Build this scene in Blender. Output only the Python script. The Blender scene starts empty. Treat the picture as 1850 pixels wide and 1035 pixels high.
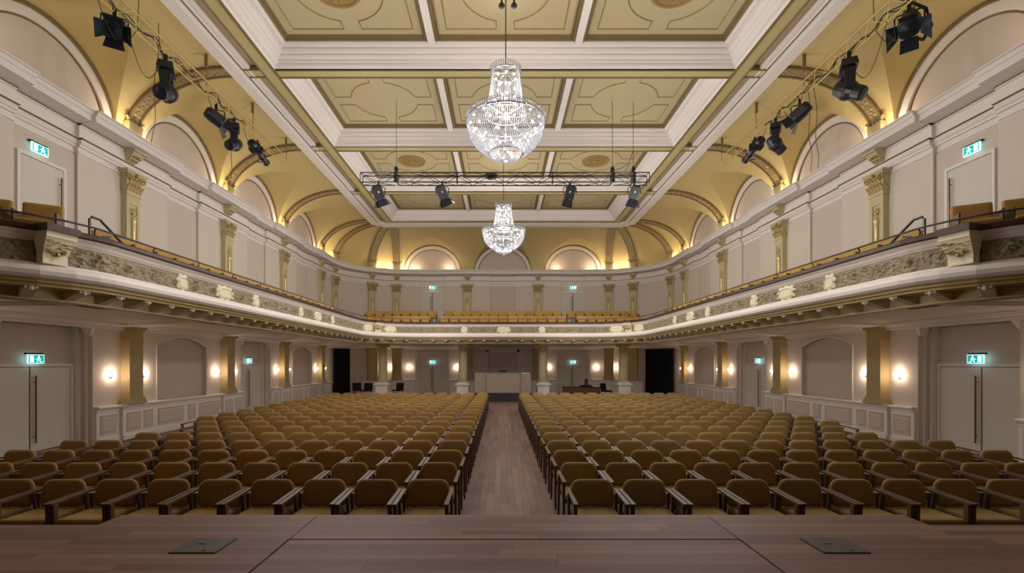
import bpy, math, random
from mathutils import Vector, noise
random.seed(7)
PI = math.pi
C = bpy.context.scene.collection
scene = bpy.context.scene

# ------------------------------------------------------------------ camera
cam_d = bpy.data.cameras.new('camera'); cam = bpy.data.objects.new('camera', cam_d); C.objects.link(cam)
cam_d.sensor_width = 36.0; cam_d.lens = 873/1850*36
cam_d.shift_x = 19.5/1850; cam_d.shift_y = 137.5/1850
cam_d.clip_start = 0.05; cam_d.clip_end = 200
CAMX, CAMZ = -0.1, 2.05
cam.location = (CAMX, 0, CAMZ); cam.rotation_euler = (PI/2, 0, 0)
scene.camera = cam
# ------------------------------------------------------------------ world and exposure
w = bpy.data.worlds.new('world'); scene.world = w; w.use_nodes = True
w.node_tree.nodes['Background'].inputs[0].default_value = (1, .86, .7, 1)
w.node_tree.nodes['Background'].inputs[1].default_value = 0.0
vs = scene.view_settings
vs.view_transform = 'Standard'; vs.look = 'None'; vs.exposure = 0.12; vs.gamma = 1.0; vs.use_curve_mapping = False
CHANDELIER_W = 190.0
RING_W = 165.0  # each added fill light around the chandeliers
CEIL_FILL_W = {19.85: 90.0}  # added ceiling fill spots, keyed by depth
LOW_W = 50.0   # added soft fill low over the seats, no fixtures
SCONCE_E = 92.0
UPLIGHT_W = 8.5
scene.cycles.max_bounces = 6; scene.cycles.diffuse_bounces = 4
scene.cycles.transparent_max_bounces = 24
scene.cycles.sample_clamp_indirect = 4.0

# ------------------------------------------------------------------ materials
def lin(c):
    return tuple(((v/255)/12.92 if v/255 <= .04045 else ((v/255+.055)/1.055)**2.4) for v in c)
M = {}
def mat(name, rgb, rough=.6, metal=0, var=.06, scale=3.0, bump=0.0, bscale=40, spec=.4, emit=None, estr=0, sheen=0, rand=0.0, alpha=None, stretch=None):
    m = bpy.data.materials.new(name); m.use_nodes = True
    nt = m.node_tree; N = nt.nodes; L = nt.links
    b = N['Principled BSDF']; c = lin(rgb)
    b.inputs['Roughness'].default_value = rough; b.inputs['Metallic'].default_value = metal
    b.inputs['Specular IOR Level'].default_value = spec
    if sheen:
        b.inputs['Sheen Weight'].default_value = sheen; b.inputs['Sheen Roughness'].default_value = .4
        b.inputs['Sheen Tint'].default_value = (*[min(1, v*2.2) for v in c], 1)
    tc = N.new('ShaderNodeTexCoord'); mp = N.new('ShaderNodeMapping'); L.new(tc.outputs['Object'], mp.inputs[0])
    if stretch: mp.inputs['Scale'].default_value = stretch
    nz = N.new('ShaderNodeTexNoise'); nz.inputs['Scale'].default_value = scale; nz.inputs['Detail'].default_value = 4
    L.new(mp.outputs[0], nz.inputs['Vector'])
    mr = N.new('ShaderNodeMapRange'); mr.inputs['To Min'].default_value = 1-var; mr.inputs['To Max'].default_value = 1+var
    L.new(nz.outputs['Fac'], mr.inputs['Value'])
    mul = N.new('ShaderNodeVectorMath'); mul.operation = 'SCALE'; mul.inputs[0].default_value = c
    if rand:
        oi = N.new('ShaderNodeObjectInfo'); ge = N.new('ShaderNodeNewGeometry')
        ad = N.new('ShaderNodeMath'); ad.operation = 'ADD'; L.new(oi.outputs['Random'], ad.inputs[0]); L.new(ge.outputs['Random Per Island'], ad.inputs[1])
        wn = N.new('ShaderNodeTexWhiteNoise'); wn.noise_dimensions = '1D'; L.new(ad.outputs[0], wn.inputs['W'])
        r2 = N.new('ShaderNodeMapRange'); r2.inputs['To Min'].default_value = 1-rand; r2.inputs['To Max'].default_value = 1+rand
        L.new(wn.outputs['Value'], r2.inputs['Value'])
        mm = N.new('ShaderNodeMath'); mm.operation = 'MULTIPLY'; L.new(mr.outputs[0], mm.inputs[0]); L.new(r2.outputs[0], mm.inputs[1])
        L.new(mm.outputs[0], mul.inputs['Scale'])
        hs = N.new('ShaderNodeHueSaturation'); L.new(mul.outputs[0], hs.inputs['Color'])
        r3 = N.new('ShaderNodeMapRange'); r3.inputs['To Min'].default_value = .5-.03*rand/.3; r3.inputs['To Max'].default_value = .5+.02*rand/.3
        L.new(wn.outputs['Color'], r3.inputs['Value']); L.new(r3.outputs[0], hs.inputs['Hue'])
        L.new(hs.outputs[0], b.inputs['Base Color'])
    else:
        L.new(mr.outputs[0], mul.inputs['Scale']); L.new(mul.outputs[0], b.inputs['Base Color'])
    if bump:
        n2 = N.new('ShaderNodeTexNoise'); n2.inputs['Scale'].default_value = bscale; n2.inputs['Detail'].default_value = 3
        L.new(mp.outputs[0], n2.inputs['Vector'])
        bp = N.new('ShaderNodeBump'); bp.inputs['Strength'].default_value = bump; bp.inputs['Distance'].default_value = .01
        L.new(n2.outputs['Fac'], bp.inputs['Height']); L.new(bp.outputs[0], b.inputs['Normal'])
    if emit:
        b.inputs['Emission Color'].default_value = (*lin(emit), 1); b.inputs['Emission Strength'].default_value = estr
    if alpha is not None: b.inputs['Alpha'].default_value = alpha
    M[name] = m; return m
mat('plaster', (210, 199, 186), .75, var=.03, bump=.1, bscale=60)
mat('plaster_field', (202, 188, 175), .75, var=.03, bump=.1, bscale=60)
mat('white_trim', (226, 217, 210), .6, var=.015, scale=.8)
mat('yellow_plaster', (194, 175, 120), .75, var=.04, scale=.6, bump=.12, bscale=30)
mat('panel_yellow', (184, 168, 128), .7, var=.04, scale=1.2)
mat('band_yellow', (184, 168, 118), .6, var=.05)
mat('panel_line', (150, 124, 66), .6, var=.08)
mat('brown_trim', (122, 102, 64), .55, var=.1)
mat('recess_beige', (176, 152, 124), .7, var=.05)
mat('olive_stone', (196, 181, 142), .6, var=.06, scale=8)
mat('gilt', (226, 206, 150), .35, metal=.3, var=.12, scale=20)
mat('pilaster_ochre', (172, 152, 108), .6, var=.06, scale=8)
mat('rib_olive', (150, 133, 96), .6, var=.1, scale=8)
mat('gilt_dull', (176, 152, 98), .5, metal=.15, var=.18, scale=22, bump=.3)
mat('frieze_relief', (150, 136, 110), .6, var=.28, scale=7, bump=.6, bscale=50)
mat('cartouche_cream', (226, 216, 186), .6, var=.04)
mat('dark_wood', (66, 40, 28), .35, var=.2, scale=12, stretch=(1, 8, 8))
mat('chair_wood', (96, 72, 60), .55, var=.25, scale=14, spec=.5)
mat('velour_left', (158, 125, 72), .8, var=.09, scale=14, sheen=.5, bump=.25, bscale=220, rand=.1)
mat('velour_right', (158, 131, 80), .8, var=.09, scale=14, sheen=.5, bump=.25, bscale=220, rand=.1)
mat('balcony_velour', (180, 142, 74), .8, var=.1, scale=10, sheen=.4, bump=.2, bscale=200, rand=.1)
mat('stage_wood', (120, 90, 79), .58, var=.2, scale=5, bump=.15, bscale=25, spec=.25, rand=.26, stretch=(.6, 9, 9))
mat('floor_wood', (122, 97, 87), .45, var=.2, scale=5, bump=.12, bscale=25, spec=.45, rand=.24, stretch=(9, .6, 9))
mat('black_gap', (22, 15, 12), .8)
mat('black_metal', (26, 27, 30), .45, metal=.2, var=.2, spec=.5)
mat('lamp_black', (30, 32, 36), .4, metal=.1, var=.15, spec=.5)
mat('barn_blue', (44, 50, 60), .35, metal=.4, var=.15)
mat('black_cloth', (11, 12, 18), .9, var=.3, scale=6, sheen=.2, bump=.3)
mat('black_fabric', (14, 14, 16), .8, var=.2)
mat('door_paint', (206, 200, 190), .5, var=.02)
mat('handle_bronze', (120, 84, 60), .3, metal=.8)
mat('desk_paint', (146, 130, 116), .6, var=.03)
mat('platform_black', (44, 38, 38), .7)
mat('grey_steel', (96, 98, 100), .35, metal=.7)
mat('truss_gold', (196, 172, 104), .4, metal=.3)
mat('cable', (60, 48, 34), .6)
mat('box_lid', (70, 72, 70), .35, metal=.5, var=.2)
mat('red_brown', (92, 58, 42), .4, var=.15)
mat('paper_white', (220, 214, 206), .7)
mat('lens_glass', (30, 34, 42), .25, spec=.5)
mat('joint_wood', (70, 48, 40), .7)
mat('sign_body', (235, 245, 245), .5, emit=(190, 250, 255), estr=1.1)
mat('sign_green', (10, 150, 150), .5, emit=(0, 175, 172), estr=.75)
mat('sign_white', (240, 255, 255), .5, emit=(200, 255, 255), estr=1.6)
mat('bulb', (255, 250, 240), .4, emit=(255, 246, 238), estr=26)
mat('sconce_glass', (255, 240, 220), .4, emit=(255, 226, 198), estr=SCONCE_E)
mat('silver', (200, 200, 205), .22, metal=.85)
def crystal():
    m = bpy.data.materials.new('crystal'); m.use_nodes = True; N = m.node_tree.nodes; L = m.node_tree.links
    b = N['Principled BSDF']; b.inputs['Base Color'].default_value = (.34, .35, .38, 1); b.inputs['Roughness'].default_value = .2
    b.inputs['Specular IOR Level'].default_value = .3
    t = N.new('ShaderNodeBsdfTransparent'); t.inputs[0].default_value = (.97, .975, 1, 1); mx = N.new('ShaderNodeMixShader'); mx.inputs[0].default_value = .32
    L.new(b.outputs[0], mx.inputs[1]); L.new(t.outputs[0], mx.inputs[2]); L.new(mx.outputs[0], N['Material Output'].inputs[0])
    M['crystal'] = m
crystal()

# ------------------------------------------------------------------ mesh helpers
class MB:
    def __init__(s): s.v = []; s.f = []
    def q(s, *p):
        n = len(s.v); s.v += [tuple(a) for a in p]; s.f.append(tuple(range(n, n+len(p)))); return s
    def add(s, v, f):
        n = len(s.v); s.v += [tuple(a) for a in v]; s.f += [tuple(i+n for i in ff) for ff in f]; return s
    def box(s, c, d, rz=0, rx=0, ry=0):
        x, y, z = d[0]/2, d[1]/2, d[2]/2
        vv = [Vector(p) for p in ((-x,-y,-z),(x,-y,-z),(x,y,-z),(-x,y,-z),(-x,-y,z),(x,-y,z),(x,y,z),(-x,y,z))]
        if rx or ry or rz:
            from mathutils import Euler
            e = Euler((rx, ry, rz)).to_matrix(); vv = [e @ p for p in vv]
        c = Vector(c)
        return s.add([p+c for p in vv], [(0,3,2,1),(4,5,6,7),(0,1,5,4),(1,2,6,5),(2,3,7,6),(3,0,4,7)])
    def bb(s, x0, x1, y0, y1, z0, z1): return s.box(((x0+x1)/2,(y0+y1)/2,(z0+z1)/2),(abs(x1-x0),abs(y1-y0),abs(z1-z0)))
    def hexa(s, b, t):   # bottom 4, top 4 points
        return s.add(list(b)+list(t), [(0,3,2,1),(4,5,6,7),(0,1,5,4),(1,2,6,5),(2,3,7,6),(3,0,4,7)])
    def tube(s, pts, r, n=6, closed=False):
        pts = [Vector(p) for p in pts]; m = len(pts); rings = []; base = len(s.v)
        for i, p in enumerate(pts):
            a = pts[(i-1) % m] if (closed or i) else p
            b = pts[(i+1) % m] if (closed or i < m-1) else p
            t = (b-a).normalized()
            u = t.cross(Vector((0,0,1)))
            if u.length < .1: u = t.cross(Vector((0,1,0)))
            u.normalize(); w_ = t.cross(u)
            rr = r[i] if isinstance(r, (list, tuple)) else r
            s.v += [tuple(p+u*rr*math.cos(2*PI*k/n)+w_*rr*math.sin(2*PI*k/n)) for k in range(n)]
        for i in range(m if closed else m-1):
            j = (i+1) % m
            for k in range(n):
                s.f.append((base+i*n+k, base+i*n+(k+1) % n, base+j*n+(k+1) % n, base+j*n+k))
        if not closed:
            s.f.append(tuple(base+k for k in range(n))[::-1]); s.f.append(tuple(base+(m-1)*n+k for k in range(n)))
        return s
    def lathe(s, prof, n=16, c=(0,0,0), capb=True):
        base = len(s.v)
        for r, z in prof:
            s.v += [(c[0]+r*math.cos(2*PI*k/n), c[1]+r*math.sin(2*PI*k/n), c[2]+z) for k in range(n)]
        for i in range(len(prof)-1):
            for k in range(n):
                s.f.append((base+i*n+k, base+i*n+(k+1) % n, base+(i+1)*n+(k+1) % n, base+(i+1)*n+k))
        if capb:
            s.f.append(tuple(base+k for k in range(n))[::-1]); s.f.append(tuple(base+(len(prof)-1)*n+k for k in range(n)))
        return s
    def octa(s, c, r, h):
        x, y, z = c
        return s.add([(x+r,y,z),(x,y+r,z),(x-r,y,z),(x,y-r,z),(x,y,z+h),(x,y,z-h)], [(0,1,4),(1,2,4),(2,3,4),(3,0,4),(1,0,5),(2,1,5),(3,2,5),(0,3,5)])
    def ball(s, c, r, n=6, m=4):
        pr = [(max(1e-4, math.sin(PI*i/m)*r), -math.cos(PI*i/m)*r) for i in range(m+1)]
        return s.lathe(pr, n, c, capb=False)
    def sweep(s, st, prof):
        # st: stations (x, y, nx, ny, off); prof: (d, z)
        base = len(s.v); n = len(prof)
        for x, y, nx, ny, off in st:
            s.v += [(x+nx*(d+off), y+ny*(d+off), z) for d, z in prof]
        for i in range(len(st)-1):
            for k in range(n-1):
                a = base+i*n+k; s.f.append((a, a+1, a+n+1, a+n))
        return s
    def grid(s, rows):
        base = len(s.v); n = len(rows[0])
        for r in rows: s.v += [tuple(p) for p in r]
        for i in range(len(rows)-1):
            for k in range(n-1):
                a = base+i*n+k; s.f.append((a, a+1, a+n+1, a+n))
        return s
    def mesh(s, name, m, smooth=False):
        me = bpy.data.meshes.new(name); me.from_pydata(s.v, [], s.f); me.update()
        me.materials.append(M[m])
        if smooth:
            for p in me.polygons: p.use_smooth = True
        return me
    def build(s, name, m, parent=None, smooth=False, **kw):
        return put(name, s.mesh(name, m, smooth), parent, **kw)
def put(name, me, parent=None, loc=None, rz=None, **kw):
    o = bpy.data.objects.new(name, me); C.objects.link(o)
    if parent is not None:
        o.parent = parent
        if loc is None: o.location = -AB.get(parent.name, Vector((0,0,0)))
        AB[o.name] = AB.get(parent.name, Vector((0,0,0)))+Vector(o.location) if loc is None else Vector(loc)
    if loc is not None: o.location = loc
    if rz is not None: o.rotation_euler[2] = rz
    for k, v in kw.items(): o[k] = v
    return o
AB = {}   # absolute origin of things whose parts are given in world coordinates
def thing(name, label, cat, loc=(0,0,0), rz=0, group=None, absolute=False):
    o = bpy.data.objects.new(name, None); C.objects.link(o); o.location = loc; o.rotation_euler[2] = rz
    o.empty_display_size = .1
    o['label'] = label; o['category'] = cat
    if group: o['group'] = group
    AB[o.name] = Vector(loc) if absolute else Vector((0,0,0))
    return o
def empty_struct(name):
    o = bpy.data.objects.new(name, None); C.objects.link(o); o['kind'] = 'structure'; o.empty_display_size = .1; AB[o.name] = Vector((0,0,0)); return o
def lamp(name, loc, W, col, r=.05, parent=None):
    l = bpy.data.lights.new(name, 'POINT'); l.energy = W; l.color = col; l.shadow_soft_size = r
    o = bpy.data.objects.new(name, l); C.objects.link(o); o.location = loc
    if parent: o.parent = parent
    return o
ORD = ['first','second','third','fourth','fifth','sixth','seventh','eighth','ninth','tenth','eleventh','twelfth','thirteenth','fourteenth','fifteenth','sixteenth','seventeenth','eighteenth','nineteenth','twentieth']
ORD += ['twenty-'+o for o in ORD[:9]]
SIDE = {-1: 'left', 1: 'right'}

# ------------------------------------------------------------------ plan
P = 4.57; WX = 10.15; ACX, ACY, AR = 6.1, 27.5, 4.05; YB = ACY+AR; Y0 = -8.0
PIL_Y = [13.0+P*k for k in range(-4, 4)]
BAY_Y = [15.285+P*k for k in range(-4, 3)]     # bay centres on the side walls
BAY_X = [-4.6, 0, 4.6]
def side_stations(sx, rec=.1, hw=.75, y1=ACY):
    st = []; n = -sx
    st.append((sx*WX, Y0, n, 0, 0))
    for b in BAY_Y:
        if b-hw < Y0: continue
        st += [(sx*WX, b-hw, n, 0, 0), (sx*WX, b-hw, n, 0, -rec), (sx*WX, b+hw, n, 0, -rec), (sx*WX, b+hw, n, 0, 0)]
    st.append((sx*WX, y1, n, 0, 0)); return st
def arc_pt(sx, a, R=AR): # a radians from the side wall
    return sx*(ACX+R*math.cos(a)), ACY+R*math.sin(a)
def arc_stations(sx, n=24, a0=0, a1=PI/2):
    st = []
    for i in range(n+1):
        a = a0+(a1-a0)*i/n; x, y = arc_pt(sx, a); st.append((x, y, -sx*math.cos(a), -math.sin(a), 0))
    return st
def back_stations(rec=.1, hw=.8, bays=BAY_X):
    st = [(-ACX, YB, 0, -1, 0)]
    for b in bays:
        st += [(b-hw, YB, 0, -1, 0), (b-hw, YB, 0, -1, -rec), (b+hw, YB, 0, -1, -rec), (b+hw, YB, 0, -1, 0)]
    st.append((ACX, YB, 0, -1, 0)); return st

wall = {-1: empty_struct('wall_left'), 1: empty_struct('wall_right')}
wall_back = empty_struct('wall_back')
ZE = 7.17   # underside of the entablature
up_prof = [(0, 3.15), (0, 7.021)]
ent = [(0, 7.02), (.025, 7.03), (.03, 7.05), (0.01, 7.06), (.01, ZE), (.06, ZE), (.06, 7.23), (.09, 7.25), (.09, 7.34), (.13, 7.36), (.13, 7.39), (.04, 7.40), (.04, 7.66),
       (.08, 7.68), (.10, 7.73), (.42, 7.77), (.44, 7.77), (.44, 7.90), (.47, 7.92), (.50, 7.99), (.54, 8.0), (.54, 8.03), (.2, 8.05), (-.3, 8.05)]
for sx in (-1, 1):
    w_ = wall[sx]
    m = MB().sweep(side_stations(sx), up_prof).sweep(arc_stations(sx, a1=PI/4), up_prof); m.build('upper_wall', 'plaster', w_)
    m = MB().sweep(side_stations(sx)+arc_stations(sx, a1=PI/4)[1:], ent); m.build('entablature', 'white_trim', w_)
    m = MB()
    for b in BAY_Y:
        m.bb(sx*(WX+.06), sx*(WX+.12), b-.74, b+.74, 3.2, 6.98)
    m.build('recessed_field', 'plaster_field', w_)
st = arc_stations(-1, a0=PI/4)[:-1]+back_stations()+arc_stations(1, a0=PI/4)[:-1][::-1]
# stations on the right arc run backwards so the line continues
MB().sweep(st, up_prof).build('upper_wall', 'plaster', wall_back)
MB().sweep(st, ent).build('entablature', 'white_trim', wall_back)
m = MB()
m.bb(-.79, .79, YB+.06, YB+.12, 3.2, 6.98)
m.build('recessed_field', 'plaster_field', wall_back)
# thin dark bead mouldings of the entablature
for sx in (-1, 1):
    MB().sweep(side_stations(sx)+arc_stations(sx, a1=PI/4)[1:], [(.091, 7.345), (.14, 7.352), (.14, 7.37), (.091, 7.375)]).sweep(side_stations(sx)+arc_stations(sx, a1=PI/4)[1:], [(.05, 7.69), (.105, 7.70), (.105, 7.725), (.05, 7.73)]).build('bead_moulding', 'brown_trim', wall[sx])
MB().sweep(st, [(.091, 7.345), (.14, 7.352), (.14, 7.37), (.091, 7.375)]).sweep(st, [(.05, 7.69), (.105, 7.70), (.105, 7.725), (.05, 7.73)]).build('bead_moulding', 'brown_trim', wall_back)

# wall behind the stage, and side walls' run to it
wf = MB().bb(-10.5, 10.5, Y0-.2, Y0, 0, 10.6).build('wall_front', 'red_brown'); wf['kind'] = 'structure'

# ------------------------------------------------------------------ upper pilasters
def local_to(P0, nrm):
    """local: x across, y towards the hall, z up"""
    t = Vector((nrm[1], -nrm[0], 0)); n = Vector((nrm[0], nrm[1], 0)); o = Vector((P0[0], P0[1], 0))
    return lambda p: o+t*p[0]+n*p[1]+Vector((0, 0, p[2]))
class LB(MB):
    def place(s, P0, nrm):
        f = local_to(P0, nrm); s.v = [tuple(f(p)) for p in s.v]; return s
def tx(mb, P0, nrm):
    f = local_to(P0, nrm); r = MB(); r.v = [tuple(f(p)) for p in mb.v]; r.f = list(mb.f); return r
def pilaster_meshes():
    sh = MB(); wd = .235
    # shaft with sunk panel
    sh.bb(-wd, -.14, 0, .16, 3.3, 6.55).bb(.14, wd, 0, .16, 3.3, 6.55).bb(-.14, .14, 0, .13, 3.3, 6.55)
    sh.bb(-.14, .14, .13, .16, 6.28, 6.55).bb(-.14, .14, .13, .16, 3.3, 4.4)
    sh.bb(-.26, .26, 0, .185, 6.52, 6.57)
    cap = MB()
    cap.hexa([(-.24,0,6.57),(.24,0,6.57),(.24,.17,6.57),(-.24,.17,6.57)], [(-.29,0,7.06),(.29,0,7.06),(.29,.22,7.06),(-.29,.22,7.06)])
    cap.bb(-.36, .36, 0, .28, 7.10, 7.16).bb(-.33, .33, 0, .25, 7.05, 7.10)
    lf = MB()
    for row, (z, k, h, o) in enumerate(((6.60, 5, .2, .18), (6.76, 4, .2, .2))):
        for i in range(k):
            x = (i-(k-1)/2)*.105
            lf.add([(x-.045,o-.02,z),(x+.045,o-.02,z),(x+.05,o+.03,z+h*.6),(x-.05,o+.03,z+h*.6),(x-.03,o+.1,z+h),(x+.03,o+.1,z+h),(x,o+.075,z+h*.82),(x,o+.045,z+h*.3)],
                   [(0,1,7),(1,2,7),(2,3,7),(3,0,7),(3,2,6),(2,5,6),(5,4,6),(4,3,6)])
    for sxx in (-1, 1):      # volutes
        pts = []
        for i in range(15):
            a = i/14*2.6*PI; r = .095*(1-i/16)
            pts.append((sxx*(.23+r*math.cos(a)), .24+.03*i/14, 6.96+r*math.sin(a)))
        lf.tube(pts, [.026-.001*i for i in range(15)], 5)
        lf.tube([(sxx*.05,.2,6.85),(sxx*.1,.24,6.98),(sxx*.2,.25,7.05),(sxx*.29,.26,7.03)], .022, 5)
        for i in range(4): lf.ball((sxx*.255, .04+.05*i, 6.66+.09*i), .035, 5, 3)
    lf.ball((0,.26,7.06), .06, 6, 4); lf.ball((0,.235,6.96), .035, 6, 4)
    tor = MB()
    tor.lathe([(.012,4.72),(.03,4.76),(.012,4.8),(.02,4.83),(.03,5.15),(.035,5.2),(.045,5.22),(.03,5.24),(.04,5.27),(.062,5.78),(.055,5.8),(.085,5.85),(.05,5.9),(.03,5.94)], 8, (0,.15,0))
    for sxx in (-1, 1):
        tor.tube([(sxx*.015,.17,5.92),(sxx*.09,.17,6.0),(sxx*.1,.17,6.12),(sxx*.04,.17,6.2),(sxx*.02,.17,6.12)], .014, 5)
        tor.tube([(sxx*.02,.16,5.18),(sxx*.07,.16,5.2)], .014, 5); tor.tube([(sxx*.01,.16,4.76),(sxx*.05,.16,4.8)], .014, 5)
    tor.ball((0,.17,6.05), .04, 6, 4)
    con = MB()   # console in the frieze
    con.hexa([(-.12,0,7.42),(.12,0,7.42),(.12,.13,7.42),(-.12,.13,7.42)], [(-.2,0,7.68),(.2,0,7.68),(.2,.34,7.68),(-.2,.34,7.68)])
    con.bb(-.23, .23, 0, .38, 7.66, 7.71)
    c2 = MB()
    for i in range(5): c2.ball((-.1+.05*i, .27+.02*math.sin(i), 7.54+.015*(i % 2)), .036, 5, 3)
    for i in range(4): c2.ball((-.075+.05*i, .2, 7.46), .03, 5, 3)
    bs = MB().bb(-.28, .28, 0, .2, 3.3, 3.75).bb(-.3,.3,0,.22,3.75,3.82)
    return sh, cap, lf, tor, con, c2, bs
PM = pilaster_meshes()
def upper_pilaster(P0, nrm, parent):
    sh, cap, lf, tor, con, c2, bs = PM
    p = tx(sh, P0, nrm).build('pilaster', 'olive_stone', parent)
    p2 = tx(bs, P0, nrm)
    tx(cap, P0, nrm).build('capital', 'olive_stone', p)
    tx(lf, P0, nrm).build('acanthus_leaves', 'gilt_dull', p, smooth=True)
    tx(tor, P0, nrm).build('torch_ornament', 'gilt', p, smooth=True)
    c = tx(con, P0, nrm).build('console', 'olive_stone', parent)
    tx(c2, P0, nrm).build('console_flowers', 'gilt_dull', c, smooth=True)
A1, A2, A3 = math.radians(15), math.radians(56), math.radians(78.6)
for sx in (-1, 1):
    for y in PIL_Y:
        if y > 3: upper_pilaster((sx*WX, y), (-sx, 0), wall[sx])
    for a in (A1, A2, A3):
        x, y = arc_pt(sx, a)
        upper_pilaster((x, y), (-sx*math.cos(a), -math.sin(a)), wall[sx] if a == A1 else wall_back)
for x in (-2.3, 2.3): upper_pilaster((x, YB), (0, -1), wall_back)

# ------------------------------------------------------------------ ceiling: cove, lunettes, ribs
ceiling = empty_struct('ceiling')
Z0, HC = 8.0, 1.92; FX, FY = 7.4, 27.7; CH = .6
def q_of(kind, sx, u):
    if kind == 'side': return Vector((sx*FX, min(u, FY-CH), 0))
    if kind == 'arc':
        t = u/(PI/2)*2
        if t <= 1: return Vector((sx*(FX-CH*t), FY-CH+CH*t, 0))
        return Vector((sx*(FX-CH-(FX-CH-ACX)*(t-1)), FY, 0))
    if abs(u) > ACX: return q_of('arc', 1 if u > 0 else -1, math.acos((abs(u)-ACX)/AR))
    return Vector((u, FY, 0))
def p_of(kind, sx, u):
    if kind == 'side': return Vector((sx*WX, u, 0))
    if kind == 'arc': x, y = arc_pt(sx, u); return Vector((x, y, 0))
    if abs(u) > ACX: return p_of('arc', 1 if u > 0 else -1, math.acos((abs(u)-ACX)/AR))
    return Vector((u, YB, 0))
def cove(kind, sx, u, th):
    p = p_of(kind, sx, u); q = q_of(kind, sx, u)
    r = p+(q-p)*(1-math.cos(th)); r.z = Z0+HC*math.sin(th); return r
LR, LK = 1.88, .93
def cove_bay(mb, kind, sx, c, half, n=22, m=14):
    us = sorted(set([c-half, c+half]+[c+LR*math.sin(-PI/2+PI*i/n) for i in range(n+1)]))
    pen, cv = [], []
    for u in us:
        d = abs(u-c)
        zl = LK*math.sqrt(max(0, LR*LR-d*d)) if d < LR else 0
        th = math.asin(min(.999, zl/HC))
        cv.append([cove(kind, sx, u, th+(PI/2-th)*i/m) for i in range(m+1)])
        if d <= LR:
            p = p_of(kind, sx, u); p.z = Z0+zl; e = cove(kind, sx, u, th)
            nr = (e-p); back = p-(q_of(kind, sx, u)-p_of(kind, sx, u)).normalized()*.12
            pen.append([back]+[p.lerp(e, i/4) for i in range(5)])
    mb.grid(cv); pens = MB().grid(pen); return pens
vault = {}
for sx in (-1, 1):
    mb = MB(); pn = MB()
    mb.grid([[cove('side', sx, u, PI/2*i/14) for i in range(15)] for u in (Y0, BAY_Y[0]-P/2 if BAY_Y[0]-P/2 > Y0 else Y0+.01)])
    for b in BAY_Y:
        g = cove_bay(mb, 'side', sx, b, P/2); pn.add(g.v, g.f)
    mb.grid([[cove('side', sx, u, PI/2*i/14) for i in range(15)] for u in (BAY_Y[-1]+P/2, FY-CH, ACY)])
    mb.grid([[cove('arc', sx, PI/4*k/12, PI/2*i/16) for i in range(17)] for k in range(13)])
    mb.build('cove_vault', 'yellow_plaster', ceiling, smooth=True)
    pn.build('lunette_vault', 'yellow_plaster', ceiling, smooth=True)
mb = MB(); pn = MB()
for sx in (-1, 1):
    mb.grid([[cove('arc', sx, PI/4+(A3-PI/4)*k/12, PI/2*i/16) for i in range(17)] for k in range(13)])
for b in BAY_X:
    g = cove_bay(mb, 'back', 1, b, 2.3 if b == 0 else 2.3); pn.add(g.v, g.f)
mb.build('cove_vault', 'yellow_plaster', ceiling, smooth=True)
pn.build('lunette_vault', 'yellow_plaster', ceiling, smooth=True)
# lunettes
def half_ring(mb, r0, r1, y, z0, dy=0, n=28):
    rows = []
    for i in range(n+1):
        a = PI*i/n; rows.append([(-r0*math.cos(a), y, z0+LK*r0*math.sin(a)), (-r1*math.cos(a), y+dy, z0+LK*r1*math.sin(a))])
    mb.grid(rows)
def arch_tube(mb, r, y, z0, rad, n=30):
    mb.tube([(-r*math.cos(PI*i/n), y, z0+LK*r*math.sin(PI*i/n)) for i in range(n+1)], rad, 5)
def lunette(P0, nrm, parent):
    m = MB(); n = 28
    ring = [(-1.7*math.cos(PI*i/n), -.10, Z0-.05+LK*1.7*math.sin(PI*i/n)) for i in range(n+1)]
    m.add(ring, [tuple(range(n+1))])
    l = tx(m, P0, nrm).build('lunette', 'plaster_field', parent)
    m = MB(); half_ring(m, 1.62, 1.64, -.09, Z0-.05, .05); half_ring(m, 1.64, 1.86, -.04, Z0-.05, .02); half_ring(m, 1.86, 1.9, -.02, Z0-.05, .05)
    tx(m, P0, nrm).build('arch_moulding', 'white_trim', l)
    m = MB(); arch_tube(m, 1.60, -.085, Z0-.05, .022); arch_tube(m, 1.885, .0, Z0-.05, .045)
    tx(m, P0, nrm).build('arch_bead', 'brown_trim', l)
for sx in (-1, 1):
    for b in BAY_Y:
        if b > 5: lunette((sx*WX, b), (-sx, 0), wall[sx])
for b in BAY_X: lunette((b, YB), (0, -1), wall_back)
MB().sweep([(s[0], s[1], s[2], s[3], 0) for s in side_stations(-1)], [(-.13, 7.9), (-.13, 9.95)]).build('lunette_wall', 'plaster_field', wall[-1])
MB().sweep([(s[0], s[1], s[2], s[3], 0) for s in side_stations(1)], [(-.13, 7.9), (-.13, 9.95)]).build('lunette_wall', 'plaster_field', wall[1])
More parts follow.
